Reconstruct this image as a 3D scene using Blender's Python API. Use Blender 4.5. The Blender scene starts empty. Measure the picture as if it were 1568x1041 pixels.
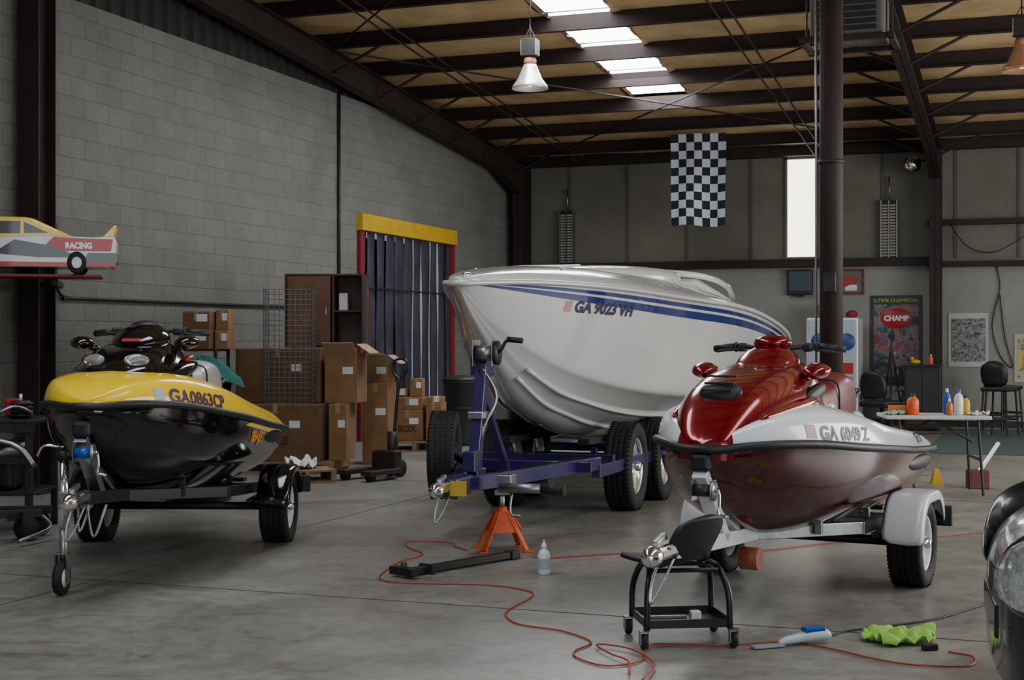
import bpy, bmesh, math, random
from mathutils import Vector, Matrix, Euler, noise as mnoise
from mathutils.bvhtree import BVHTree
random.seed(7)
TH=math.atan(0.3655); CT,ST=math.cos(TH),math.sin(TH)
def C(x,y,z=0.0): return Vector((x*CT-y*ST, x*ST+y*CT, z))
D2R=math.radians
scene=bpy.context.scene
COL=scene.collection
# ---------------------------------------------------------------- materials
_m={}
def M(name,col,rough=.5,metal=0.,coat=0.,var=0.,scale=6.,bump=0.,bscale=40.,emit=0.,trans=0.,alpha=1.,ecol=None):
    if name in _m: return _m[name]
    m=bpy.data.materials.new(name); m.use_nodes=True
    nt=m.node_tree; b=nt.nodes['Principled BSDF']
    c=(col[0],col[1],col[2],1)
    b.inputs['Base Color'].default_value=c
    b.inputs['Roughness'].default_value=rough
    b.inputs['Metallic'].default_value=metal
    b.inputs['Coat Weight'].default_value=coat
    b.inputs['Coat Roughness'].default_value=.04
    b.inputs['Transmission Weight'].default_value=trans
    b.inputs['Alpha'].default_value=alpha
    if emit>0:
        e=ecol or col
        b.inputs['Emission Color'].default_value=(e[0],e[1],e[2],1); b.inputs['Emission Strength'].default_value=emit
    tc=nt.nodes.new('ShaderNodeTexCoord')
    if var>0:
        n=nt.nodes.new('ShaderNodeTexNoise'); n.inputs['Scale'].default_value=scale; n.inputs['Detail'].default_value=6
        n.inputs['Roughness'].default_value=.65
        r=nt.nodes.new('ShaderNodeValToRGB')
        r.color_ramp.elements[0].position=.3; r.color_ramp.elements[1].position=.7
        r.color_ramp.elements[0].color=tuple(max(0,x*(1-var)) for x in col)+(1,)
        r.color_ramp.elements[1].color=tuple(min(1,x*(1+var)) for x in col)+(1,)
        nt.links.new(tc.outputs['Object'],n.inputs['Vector']); nt.links.new(n.outputs['Fac'],r.inputs['Fac'])
        nt.links.new(r.outputs['Color'],b.inputs['Base Color'])
    if bump>0:
        n2=nt.nodes.new('ShaderNodeTexNoise'); n2.inputs['Scale'].default_value=bscale; n2.inputs['Detail'].default_value=4
        bp=nt.nodes.new('ShaderNodeBump'); bp.inputs['Strength'].default_value=bump; bp.inputs['Distance'].default_value=.02
        nt.links.new(tc.outputs['Object'],n2.inputs['Vector']); nt.links.new(n2.outputs['Fac'],bp.inputs['Height'])
        nt.links.new(bp.outputs['Normal'],b.inputs['Normal'])
    _m[name]=m; return m

BLACK=M('black_plastic',(.010,.010,.012),.5)
BLACKG=M('black_gloss',(.005,.005,.006),.10,coat=.35)
RUBBER=M('tire_rubber',(.010,.010,.011),.75,var=.3,scale=20,bump=.3,bscale=60)
CHROME=M('chrome',(.80,.80,.81),.14,1)
STEEL=M('galvanised_steel',(.33,.34,.35),.38,1,var=.25,scale=15)
DKSTEEL=M('dark_steel',(.035,.033,.033),.5,.5,var=.3,scale=12)
REDOX=M('red_oxide_steel',(.020,.0095,.008),.65,.1,var=.35,scale=3)
WHITEP=M('white_paint',(.66,.68,.70),.3,coat=.3)
WHITEG=M('white_gelcoat',(.60,.60,.585),.16,coat=.7)
WHITES=M('ski_white_gelcoat',(.82,.85,.88),.2,coat=.8)
NAVY=M('navy_gelcoat',(.006,.02,.15),.15,coat=.8)
BLUEM=M('purple_blue_trailer_paint',(.022,.012,.095),.28,.2,coat=.5)
CARD=M('cardboard',(.25,.13,.058),.85,var=.15,scale=5)
CARD2=M('cardboard_dark',(.15,.078,.038),.85,var=.2,scale=5)
TAPE=M('packing_tape',(.32,.22,.12),.5)
PAPER=M('white_paper',(.7,.7,.68),.8)
WOOD=M('pallet_wood',(.26,.16,.08),.8,var=.35,scale=9)
BROWN=M('cabinet_wood',(.065,.025,.012),.5,var=.35,scale=4)
REDP=M('red_paint',(.38,.010,.010),.4,coat=.3)
YEL=M('yellow_gelcoat',(1.0,.66,.0),.2,coat=.5)
YELP=M('yellow_paint',(.50,.31,.012),.5,var=.15,scale=3)
ORANGE=M('orange_paint',(.65,.09,.015),.4,var=.2,scale=14)
BLUEB=M('blue_plastic',(.01,.08,.40),.3)
TEAL=M('teal_fabric',(.008,.12,.10),.85,bump=.4,bscale=20)
GLASS=M('clear_lens',(.8,.85,.9),.05,0,trans=.8)
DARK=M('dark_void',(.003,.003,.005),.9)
CABLEK=M('black_cable',(.008,.008,.008),.5)
CABLER=M('orange_red_cable',(.38,.045,.022),.5)

# ---------------------------------------------------------------- geometry
def E(name,loc=(0,0,0),rz=0.,rx=0.,ry=0.,parent=None):
    o=bpy.data.objects.new(name,None); COL.objects.link(o)
    o.location=loc; o.rotation_euler=(rx,ry,rz); o.empty_display_size=.1
    if parent: o.parent=parent
    return o
def obj(name,parent,verts,faces,mat,smooth=False,bevel=0,sub=0,loc=None,rot=None,fmats=None,recalc=True):
    me=bpy.data.meshes.new(name); me.from_pydata([tuple(v) for v in verts],[],faces); 
    mats=mat if isinstance(mat,(list,tuple)) else [mat]
    for m in mats: me.materials.append(m)
    if fmats:
        for p,i in zip(me.polygons,fmats): p.material_index=i
    if recalc:
        bm=bmesh.new(); bm.from_mesh(me); bmesh.ops.recalc_face_normals(bm,faces=bm.faces); bm.to_mesh(me); bm.free()
    if smooth:
        for p in me.polygons: p.use_smooth=True
    me.update()
    o=bpy.data.objects.new(name,me); COL.objects.link(o)
    if parent: o.parent=parent
    if loc is not None: o.location=loc
    if rot is not None: o.rotation_euler=rot
    if bevel>0:
        b=o.modifiers.new('bevel','BEVEL'); b.width=bevel; b.segments=2; b.limit_method='ANGLE'; b.angle_limit=D2R(40)
    if sub>0:
        s=o.modifiers.new('sub','SUBSURF'); s.levels=sub; s.render_levels=sub
    return o
BF=[(0,1,3,2),(4,6,7,5),(0,4,5,1),(2,3,7,6),(0,2,6,4),(1,5,7,3)]
def bverts(size,loc=(0,0,0),R=None):
    out=[]
    for x in(-.5,.5):
        for y in(-.5,.5):
            for z in(-.5,.5):
                v=Vector((x*size[0],y*size[1],z*size[2]))
                if R: v=R@v
                out.append(v+Vector(loc))
    return out
def box(name,parent,size,loc,mat,rot=(0,0,0),bevel=.006):
    return obj(name,parent,bverts(size),BF,mat,bevel=min(bevel,min(size)*.3),loc=loc,rot=rot)
def boxes(name,parent,lst,mat,bevel=0,loc=None,rot=None):
    V=[];F=[]
    for it in lst:
        size,l=it[0],it[1]; R=None
        if len(it)>2: R=Euler(it[2]).to_matrix()
        k=len(V); V+=bverts(size,l,R); F+=[tuple(i+k for i in f) for f in BF]
    return obj(name,parent,V,F,mat,bevel=bevel,loc=loc,rot=rot)
def sweep_geo(P,r,seg,closed=False,r2=None):
    n=len(P); V=[];F=[]
    T=[]
    for i in range(n):
        a=P[max(0,i-1)]; b=P[min(n-1,i+1)]
        t=(b-a); t=t.normalized() if t.length>1e-9 else Vector((0,0,1)); T.append(t)
    u=T[0].orthogonal().normalized()
    for i in range(n):
        u=(u-T[i]*u.dot(T[i])); u=u.normalized() if u.length>1e-6 else T[i].orthogonal().normalized()
        w=T[i].cross(u)
        rr=r if r2 is None else r+(r2-r)*i/(n-1)
        for k in range(seg):
            a=2*math.pi*k/seg; V.append(P[i]+(u*math.cos(a)+w*math.sin(a))*rr)
    for i in range(n-1):
        for k in range(seg):
            F.append((i*seg+k,i*seg+(k+1)%seg,(i+1)*seg+(k+1)%seg,(i+1)*seg+k))
    F.append(tuple(range(seg))[::-1]); F.append(tuple((n-1)*seg+k for k in range(seg)))
    return V,F
def catmull(pts,res):
    P=[Vector(p) for p in pts]
    if len(P)<3 or res<2: return P
    Q=[P[0]*2-P[1]]+P+[P[-1]*2-P[-2]]; out=[]
    for i in range(1,len(Q)-2):
        for j in range(res):
            t=j/res; a,b,c,d=Q[i-1],Q[i],Q[i+1],Q[i+2]
            out.append(.5*((2*b)+(c-a)*t+(2*a-5*b+4*c-d)*t*t+(3*b-a-3*c+d)*t**3))
    out.append(P[-1]); return out
def tube(name,parent,pts,r,mat,seg=8,res=5):
    V,F=sweep_geo(catmull(pts,res),r,seg); return obj(name,parent,V,F,mat,smooth=True)
def tubes(name,parent,paths,r,mat,seg=6,res=1):
    V=[];F=[]
    for p in paths:
        v,f=sweep_geo(catmull(p,res),r,seg); k=len(V); V+=v; F+=[tuple(i+k for i in x) for x in f]
    return obj(name,parent,V,F,mat,smooth=False)
def cyl(name,parent,p0,p1,r,mat,seg=20,r2=None,bevel=.003):
    V,F=sweep_geo([Vector(p0),Vector(p1)],r,seg,r2=r2)
    o=obj(name,parent,V,F,mat,bevel=0)
    for p in o.data.polygons:
        if len(p.vertices)==4: p.use_smooth=True
    return o
def beam(name,parent,p0,p1,w,h,mat,bevel=.004):
    p0=Vector(p0);p1=Vector(p1); d=p1-p0; L=d.length; d.normalize()
    up=Vector((0,0,1)) if abs(d.z)<.95 else Vector((0,1,0))
    s=d.cross(up).normalized(); u=s.cross(d)
    V=[]
    for q in(p0,p1):
        for a,b in((-1,-1),(1,-1),(1,1),(-1,1)): V.append(q+s*(a*w/2)+u*(b*h/2))
    F=[(0,1,2,3),(7,6,5,4),(0,4,5,1),(1,5,6,2),(2,6,7,3),(3,7,4,0)]
    return obj(name,parent,V,F,mat,bevel=bevel)
def lathe(name,parent,prof,mat,loc=(0,0,0),axis='Z',seg=28,rot=None,smooth=True,bevel=0,fm=None):
    V=[];F=[];FM=[]
    n=len(prof)
    for k in range(seg):
        a=2*math.pi*k/seg
        for r,h in prof:
            x,y=r*math.cos(a),r*math.sin(a)
            V.append((x,y,h) if axis=='Z' else (h,x,y) if axis=='X' else (x,h,y))
    for k in range(seg):
        for i in range(n-1):
            F.append((k*n+i,k*n+i+1,((k+1)%seg)*n+i+1,((k+1)%seg)*n+i)); FM.append(fm[i] if fm else 0)
    return obj(name,parent,V,F,mat,smooth=smooth,loc=loc,rot=rot,fmats=FM if fm else None)
def ell(name,parent,rad,loc,mat,rot=None,seg=20,rings=12):
    V=[(0,0,rad[2])];F=[]
    for i in range(1,rings):
        t=math.pi*i/rings
        for k in range(seg):
            a=2*math.pi*k/seg; V.append((rad[0]*math.sin(t)*math.cos(a),rad[1]*math.sin(t)*math.sin(a),rad[2]*math.cos(t)))
    V.append((0,0,-rad[2]))
    for k in range(seg): F.append((0,1+k,1+(k+1)%seg))
    for i in range(rings-2):
        for k in range(seg): F.append((1+i*seg+k,1+(i+1)*seg+k,1+(i+1)*seg+(k+1)%seg,1+i*seg+(k+1)%seg))
    b=1+(rings-2)*seg
    for k in range(seg): F.append((b+k,len(V)-1,b+(k+1)%seg))
    return obj(name,parent,V,F,mat,smooth=True,loc=loc,rot=rot)
def loft(name,parent,secs,mat,sub=2,rowm=None,cap=True,closed=False):
    n=len(secs[0]); V=[];F=[];FM=[]
    for s in secs: V+=[Vector(p) for p in s]
    rng=n if closed else n-1
    for i in range(len(secs)-1):
        for j in range(rng):
            j2=(j+1)%n
            F.append((i*n+j,i*n+j2,(i+1)*n+j2,(i+1)*n+j)); FM.append(rowm[j] if rowm else 0)
    if cap:
        F.append(tuple(range(n))[::-1]); FM.append(rowm[0] if rowm else 0)
        F.append(tuple((len(secs)-1)*n+j for j in range(n))); FM.append(rowm[0] if rowm else 0)
    return obj(name,parent,V,F,mat,smooth=True,sub=sub,fmats=FM if rowm else None)
def extrude_y(name,parent,poly,y0,y1,mat,bevel=0):
    n=len(poly); V=[(x,y0,z) for x,z in poly]+[(x,y1,z) for x,z in poly]
    F=[tuple(range(n)),tuple(range(n,2*n))[::-1]]+[(i,(i+1)%n,n+(i+1)%n,n+i) for i in range(n)]
    return obj(name,parent,V,F,mat,bevel=bevel)
def sym(l,half):
    L=[(-s,l,z) for s,z in half]
    R=[(s,l,z) for s,z in half[:-1]][::-1]
    return L+R
def textmesh(body,size,bold=0.0):
    cu=bpy.data.curves.new('t','FONT'); cu.body=body; cu.size=size; cu.offset=bold; cu.resolution_u=3
    o=bpy.data.objects.new('t',cu); COL.objects.link(o)
    bpy.context.view_layer.update()
    dg=bpy.context.evaluated_depsgraph_get()
    me=bpy.data.meshes.new_from_object(o.evaluated_get(dg))
    V=[v.co.copy() for v in me.vertices]; F=[tuple(p.vertices) for p in me.polygons]
    bpy.data.objects.remove(o); bpy.data.meshes.remove(me); return V,F
def label(name,parent,body,size,mat,Mx,bold=0.,target=None,direc=None,off=.004,sx=1.,sy=1.):
    V,F=textmesh(body,size,bold)
    V=[Mx@Vector((v.x*sx,v.y*sy,0)) for v in V]
    if target is not None:
        bpy.context.view_layer.update(); dg=bpy.context.evaluated_depsgraph_get()
        me=target.evaluated_get(dg).to_mesh()
        bv=BVHTree.FromPolygons([v.co.copy() for v in me.vertices],[tuple(p.vertices) for p in me.polygons])
        d=Vector(direc)
        W=[]
        for v in V:
            h,nn,_,_=bv.ray_cast(v,d)
            W.append(h-d*off if h is not None else v)
        V=W
    return obj(name,parent,V,F,mat,recalc=False)
def axes(o,x,y):
    x=Vector(x).normalized(); y=Vector(y).normalized(); z=x.cross(y)
    m=Matrix.Identity(4)
    for i in range(3): m[i][0]=x[i]; m[i][1]=y[i]; m[i][2]=z[i]; m[i][3]=o[i]
    return m
def patch(name,parent,poly,mat,Mx,target,direc,off=.003,res=10):
    a,b,c,d=[Vector((p[0],p[1],0)) for p in poly]; V=[];F=[]
    for i in range(res+1):
        for j in range(res+1):
            u,v=i/res,j/res
            V.append(Mx@((a*(1-u)+b*u)*(1-v)+(d*(1-u)+c*u)*v))
    bpy.context.view_layer.update(); dg=bpy.context.evaluated_depsgraph_get()
    me=target.evaluated_get(dg).to_mesh()
    bv=BVHTree.FromPolygons([v.co.copy() for v in me.vertices],[tuple(p.vertices) for p in me.polygons])
    dd=Vector(direc); ok=[]
    for i,v in enumerate(V):
        h,_,_,_=bv.ray_cast(v,dd); ok.append(h is not None)
        if h is not None: V[i]=h-dd*off
    for i in range(res):
        for j in range(res):
            f=(i*(res+1)+j,(i+1)*(res+1)+j,(i+1)*(res+1)+j+1,i*(res+1)+j+1)
            if all(ok[k] for k in f): F.append(f)
    return obj(name,parent,V,F,mat,smooth=True,recalc=False)

# ================================================================= ROOM
def roofz(Y): return 4.87+(25-Y)/12
mb=bpy.data.materials.new('painted_block'); mb.use_nodes=True; nt=mb.node_tree; b=nt.nodes['Principled BSDF']
tc=nt.nodes.new('ShaderNodeTexCoord'); sp=nt.nodes.new('ShaderNodeSeparateXYZ'); cb=nt.nodes.new('ShaderNodeCombineXYZ')
br=nt.nodes.new('ShaderNodeTexBrick'); br.inputs['Scale'].default_value=1; br.inputs['Brick Width'].default_value=.41; br.inputs['Row Height'].default_value=.205
br.inputs['Mortar Size'].default_value=.007; br.inputs['Mortar Smooth'].default_value=.7
br.inputs['Color1'].default_value=(.145,.142,.128,1); br.inputs['Color2'].default_value=(.168,.165,.148,1); br.inputs['Mortar'].default_value=(.110,.107,.096,1)
nt.links.new(tc.outputs['Object'],sp.inputs[0]); nt.links.new(sp.outputs['Y'],cb.inputs['X']); nt.links.new(sp.outputs['Z'],cb.inputs['Y']); nt.links.new(cb.outputs[0],br.inputs['Vector'])
nz=nt.nodes.new('ShaderNodeTexNoise'); nz.inputs['Scale'].default_value=1.1; nz.inputs['Detail'].default_value=9; nz.inputs['Roughness'].default_value=.7
mx=nt.nodes.new('ShaderNodeMix'); mx.data_type='RGBA'; mx.blend_type='MULTIPLY'; mx.inputs[0].default_value=.65
rp=nt.nodes.new('ShaderNodeValToRGB'); rp.color_ramp.elements[0].position=.3; rp.color_ramp.elements[1].position=.7; rp.color_ramp.elements[0].color=(.6,.6,.6,1)
nt.links.new(tc.outputs['Object'],nz.inputs['Vector']); nt.links.new(nz.outputs['Fac'],rp.inputs['Fac'])
nt.links.new(br.outputs['Color'],mx.inputs[6]); nt.links.new(rp.outputs['Color'],mx.inputs[7]); nt.links.new(mx.outputs[2],b.inputs['Base Color'])
bp=nt.nodes.new('ShaderNodeBump'); bp.invert=True; bp.inputs['Strength'].default_value=.45; bp.inputs['Distance'].default_value=.01
n3=nt.nodes.new('ShaderNodeTexNoise'); n3.inputs['Scale'].default_value=30; n3.inputs['Detail'].default_value=6; bp2=nt.nodes.new('ShaderNodeBump'); bp2.inputs['Strength'].default_value=.7; bp2.inputs['Distance'].default_value=.015
nt.links.new(tc.outputs['Object'],n3.inputs['Vector']); nt.links.new(n3.outputs['Fac'],bp2.inputs['Height'])
nt.links.new(br.outputs['Fac'],bp.inputs['Height']); nt.links.new(bp2.outputs['Normal'],bp.inputs['Normal']); nt.links.new(bp.outputs['Normal'],b.inputs['Normal'])
b.inputs['Roughness'].default_value=.8
BLOCK=mb
mf=bpy.data.materials.new('sealed_concrete'); mf.use_nodes=True; nt=mf.node_tree; b=nt.nodes['Principled BSDF']
tc=nt.nodes.new('ShaderNodeTexCoord')
n1=nt.nodes.new('ShaderNodeTexNoise'); n1.inputs['Scale'].default_value=.9; n1.inputs['Detail'].default_value=12; n1.inputs['Roughness'].default_value=.75; n1.inputs['Distortion'].default_value=.6
r1=nt.nodes.new('ShaderNodeValToRGB'); e=r1.color_ramp.elements
e[0].position=.36; e[0].color=(.175,.166,.148,1); e[1].position=.64; e[1].color=(.315,.305,.28,1)
n2=nt.nodes.new('ShaderNodeTexNoise'); n2.inputs['Scale'].default_value=9; n2.inputs['Detail'].default_value=10; n2.inputs['Roughness'].default_value=.7
r2=nt.nodes.new('ShaderNodeValToRGB'); r2.color_ramp.elements[0].position=.35; r2.color_ramp.elements[0].color=(.70,.69,.67,1); r2.color_ramp.elements[1].position=.58
mx=nt.nodes.new('ShaderNodeMix'); mx.data_type='RGBA'; mx.blend_type='MULTIPLY'; mx.inputs[0].default_value=.85
n4=nt.nodes.new('ShaderNodeTexNoise'); n4.inputs['Scale'].default_value=1.7; n4.inputs['Detail'].default_value=9; n4.inputs['Roughness'].default_value=.65; n4.inputs['Distortion'].default_value=1.2
r4=nt.nodes.new('ShaderNodeValToRGB'); r4.color_ramp.elements[0].position=.28; r4.color_ramp.elements[0].color=(.50,.46,.41,1); r4.color_ramp.elements[1].position=.42
mx2=nt.nodes.new('ShaderNodeMix'); mx2.data_type='RGBA'; mx2.blend_type='MULTIPLY'; mx2.inputs[0].default_value=.85
for n in(n1,n2,n4): nt.links.new(tc.outputs['Object'],n.inputs['Vector'])
nt.links.new(n1.outputs['Fac'],r1.inputs['Fac']); nt.links.new(n2.outputs['Fac'],r2.inputs['Fac']); nt.links.new(n4.outputs['Fac'],r4.inputs['Fac'])
nt.links.new(r1.outputs['Color'],mx.inputs[6]); nt.links.new(r2.outputs['Color'],mx.inputs[7])
nt.links.new(mx.outputs[2],mx2.inputs[6]); nt.links.new(r4.outputs['Color'],mx2.inputs[7]); nt.links.new(mx2.outputs[2],b.inputs['Base Color'])
r3=nt.nodes.new('ShaderNodeMapRange'); r3.inputs['To Min'].default_value=.24; r3.inputs['To Max'].default_value=.46
nt.links.new(n1.outputs['Fac'],r3.inputs['Value']); nt.links.new(r3.outputs[0],b.inputs['Roughness'])
bp=nt.nodes.new('ShaderNodeBump'); bp.inputs['Strength'].default_value=.12; bp.inputs['Distance'].default_value=.01
nt.links.new(n2.outputs['Fac'],bp.inputs['Height']); nt.links.new(bp.outputs['Normal'],b.inputs['Normal'])
CONC=mf
INSUL=M('tan_insulation',(.50,.345,.17),.75,var=.28,scale=1.6,bump=.6,bscale=3)
VINYL=M('vinyl_wall_insulation',(.15,.14,.115),.7,var=.18,scale=1.2,bump=.5,bscale=2.5)
LOWER=M('painted_lower_wall',(.25,.245,.225),.6,var=.12,scale=2)
CORR=M('dark_corrugated_metal',(.02,.018,.017),.6,.2)

box('floor',None,(18,36,.2),(-3,10,-.1),CONC,bevel=0)
boxes('floor_joint_trim',None,[((15,.010,.002),(-1.6,13.4,.001)),((.010,26,.002),(-5.3,12,.001)),((15,.010,.002),(-1.6,7.2,.001)),((15,.010,.002),(-1.6,19.6,.001))],M('joint',(.07,.065,.06),.8))
W=-9.05
boxes('wall_left',None,[((.2,23.4,4.87),(W-.1,6.7,2.435)),((.2,3.35,4.87),(W-.1,23.425,2.435)),((.2,3.35,1.82),(W-.1,20.075,3.96))],BLOCK)
V=[];F=[];y=-5.0
prof=[]
while y<25.0:
    prof+= [(y,0),(y+.12,0),(y+.15,.05),(y+.23,.05)]; y+=.26
for yy,dx in prof:
    V+=[(W-.02+dx-.05,yy,4.86),(W-.02+dx-.05,yy,roofz(yy)+.02)]
for i in range(len(prof)-1): F.append((2*i,2*i+2,2*i+3,2*i+1))
obj('wall_gable_siding',None,V,F,CORR,recalc=False)
boxes('wall_back',None,[((15.1,.2,2.75),(-1.5,25.1,1.375))],LOWER)
boxes('wall_back_upper',None,[((5.03,.18,2.15),(-6.535,25.1,3.825)),((9.5,.18,2.15),(1.24,25.1,3.825)),((.51,.18,.15),(-3.765,25.1,2.825)),((.51,.18,.3),(-3.765,25.1,4.75))],VINYL)
SKYM=M('translucent_skylight',(.9,.93,1),.5,emit=12,ecol=(.93,.97,1))
WINM=M('translucent_wall_panel',(.9,.9,.85),.5,emit=4.5,ecol=(1,.95,.82))
box('window_1',None,(.51,.04,1.70),(-3.765,25.08,3.75),WINM,bevel=0)
boxes('window_trim_1',None,[((.04,.06,1.76),(-4.03,24.99,3.75)),((.04,.06,1.76),(-3.50,24.99,3.75)),((.57,.06,.04),(-3.765,24.99,4.62))],VINYL)
boxes('trim_wall_seams',None,[((.05,.02,2.0),(x,25.0,3.82)) for x in(-8.0,-6.9,-5.8,-4.65,-2.4,-1.2,-.2,.8,1.9)],M('seam',(.09,.085,.07),.7))
boxes('trim_girts',None,[((7.3,.18,.14),(-5.2,24.9,2.78)),((7.5,.16,.09),(2.1,24.92,2.72)),((7.5,.16,.09),(2.1,24.92,3.42)),((15,.2,.16),(-1.5,24.9,4.72))],REDOX)
box('baseboard_back',None,(15,.03,.1),(-1.5,24.985,.05),DKSTEEL)
boxes('wall_right',None,[((.2,12,5),(6.1,2,2.5)),((.2,5.5,5),(6.1,22.3,2.5)),((.2,11.6,1.6),(6.1,13.8,4.9))],LOWER)
def roofslab(x0,x1,y0,y1,dz=0,t=.05):
    return [(x0,y0,roofz(y0)+dz),(x1,y0,roofz(y0)+dz),(x1,y1,roofz(y1)+dz),(x0,y1,roofz(y1)+dz),
            (x0,y0,roofz(y0)+dz+t),(x1,y0,roofz(y0)+dz+t),(x1,y1,roofz(y1)+dz+t),(x0,y1,roofz(y1)+dz+t)]
SF=[(0,1,2,3),(7,6,5,4),(0,4,5,1),(1,5,6,2),(2,6,7,3),(3,7,4,0)]
V=[];F=[]
def addslab(*a,**k):
    n=len(V); V.extend(roofslab(*a,**k)); F.extend([tuple(i+n for i in f) for f in SF])
PUR=[24.0-1.4*i for i in range(22)]
def sag_sheet(x0,x1,ya,yb):
    nx=max(2,int((x1-x0)/.3)); ny=8; k=len(V)
    for i in range(nx+1):
        for j in range(ny+1):
            x=x0+(x1-x0)*i/nx; y=ya+(yb-ya)*j/ny
            s=math.sin(math.pi*j/ny)*(.05+.08*mnoise.noise(Vector((x*1.3,y*.9,0))))
            V.append((x,y,roofz(y)-s))
    for i in range(nx):
        for j in range(ny):
            a=k+i*(ny+1)+j; F.append((a,a+1,a+ny+2,a+ny+1))
edges=sorted(PUR+[25.2])
for a,b_ in zip(edges[:-1],edges[1:]):
    if 12.5<a<21.1:
        sag_sheet(-9.1,-5.75,a,b_); sag_sheet(-4.8,6.2,a,b_)
    else: sag_sheet(-9.1,6.2,a,b_)
obj('ceiling',None,V,F,INSUL,smooth=True,recalc=False)
V=[];F=[]
y0=PUR[-1]
addslab(-9.2,6.2,y0,25.2,dz=.10,t=.04)
obj('ceiling_roof_sheet',None,V,F,CORR)
V=[];F=[]
for a in[p for p in PUR if 12.5<p<21.1]:
    addslab(-5.75,-4.8,a+.06,a+1.34,dz=.03,t=.02)
obj('window_skylights',None,V,F,SKYM)
V=[];F=[]
for xs,sg in((-5.75,1),(-4.8,-1)):
    k=len(V); n=90
    for i in range(n+1):
        y=12.9+8.2*i/n; w_=.04+.09*abs(mnoise.noise(Vector((y*3.1,xs,0))))
        V+=[(xs-sg*.03,y,roofz(y)-.01),(xs+sg*w_,y,roofz(y)-.03-.05*abs(mnoise.noise(Vector((y*5,xs,2)))))]
    for i in range(n): a=k+2*i; F.append((a,a+1,a+3,a+2))
obj('skylight_trim',None,V,F,M('torn_foil',(.42,.30,.18),.6,var=.5,scale=9),recalc=False)
L=[]
for p in PUR:
    z=roofz(p)
    L+=[((15.2,.014,.2),(-1.5,p,z-.11)),((15.2,.075,.014),(-1.5,p-.035,z-.21)),((15.2,.075,.014),(-1.5,p+.035,z-.012))]
boxes('ceiling_purlins',None,L,REDOX)
def prism(V,F,poly,x0,x1):
    n=len(poly);k=len(V)
    for x in(x0,x1): V.extend([(x,a,b) for a,b in poly])
    F.append(tuple(k+i for i in range(n))); F.append(tuple(k+n+i for i in range(n))[::-1])
    for i in range(n): F.append((k+i,k+(i+1)%n,k+n+(i+1)%n,k+n+i))
def frame(name,X):
    V=[];F=[]
    top=lambda y: roofz(y)-.215
    hh=.34
    web=[(-6,top(-6)-hh),(23.3,top(23.3)-hh-.02),(24.35,top(24.35)-.6),(24.45,0),(24.85,0),(24.9,top(24.9)),(-6,top(-6))]
    prism(V,F,web,X-.006,X+.006)
    bot=[(-6,top(-6)-hh),(23.3,top(23.3)-hh-.02),(24.35,top(24.35)-.6),(24.45,0)]
    for (a,b),(c,d) in zip(bot[:-1],bot[1:]):
        nrm=Vector((c-a,d-b)).normalized(); q=Vector((-nrm.y,nrm.x))*.014
        prism(V,F,[(a,b),(c,d),(c+q.x,d+q.y),(a+q.x,b+q.y)],X-.09,X+.09)
    prism(V,F,[(-6,top(-6)-.014),(24.9,top(24.9)-.014),(24.9,top(24.9)),(-6,top(-6))],X-.09,X+.09)
    prism(V,F,[(24.85,0),(24.87,0),(24.87,top(24.9)),(24.85,top(24.9))],X-.09,X+.09)
    return obj(name,None,V,F,REDOX)
frame('ceiling_frame',-8.8); frame('ceiling_frame',-1.5)
tubes('ceiling_flange_braces',None,[[(-1.5,y,roofz(y)-.55),(-1.5+sx*.75,y,roofz(y)-.2)] for y in PUR[:6] for sx in(-1,1)]+[[(-8.8,y,roofz(y)-.55),(-8.05,y,roofz(y)-.2)] for y in PUR[:6]],.02,REDOX)
c=E('steel_column',(-1.55,11.9,0))
cyl('shaft',c,(0,0,0),(0,0,5.45),.095,REDOX,24); box('base_plate',c,(.32,.32,.02),(0,0,.01),DKSTEEL); box('cap_plate',c,(.3,.3,.02),(0,0,5.44),DKSTEEL)
box('junction_box',c,(.1,.06,.16),(-.0,-.11,1.92),DKSTEEL); cyl('conduit',c,(-.12,-.03,0),(-.12,-.03,5.4),.010,STEEL,8)
lathe('bands',c,[(.10,2.9),(.105,2.9),(.105,2.93),(.10,2.93)],DKSTEEL)
c=E('wall_column',(-8.86,11.12,0))
boxes('shaft',c,[((.24,.014,5.5),(0,-.12,2.75)),((.24,.014,5.5),(0,.12,2.75)),((.012,.24,5.5),(0,0,2.75))],REDOX)
cyl('downpipe',c,(.02,.20,.1),(.02,.20,5.4),.035,DKSTEEL,12)
box('base_plate',c,(.3,.32,.02),(0,0,.01),DKSTEEL)
tube('wall_conduit',None,[(-9.02,11.6,2.6),(-9.02,11.62,2.0),(-9.02,11.8,1.87),(-9.02,12.2,1.87),(-9.02,17.0,1.88),(-9.02,17.68,1.89)],.016,DKSTEEL,8,6)
tube('wall_conduit',None,[(-9.02,17.7,1.5),(-9.02,17.7,4.9)],.022,DKSTEEL)
tubes('ceiling_sprinkler_pipes',None,[[(-7.65,4,roofz(4)-.27),(-7.65,24.8,roofz(24.8)-.27)],[(-7.5,4,roofz(4)-.25),(-7.5,24.8,roofz(24.8)-.25)],[(-3.5,4,roofz(4)-.27),(-3.5,24.8,roofz(24.8)-.27)],[(-3.34,4,roofz(4)-.24),(-3.34,24.8,roofz(24.8)-.24)]]
  +[[(-8.7,24.6,roofz(24.6)-.24),(-1.5,17.0,roofz(17)-.24)],[(-8.7,17,roofz(17)-.24),(-1.5,24.6,roofz(24.6)-.24)],[(-8.7,16.9,roofz(16.9)-.24),(-1.5,9.5,roofz(9.5)-.24)]],.014,REDOX)

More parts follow.
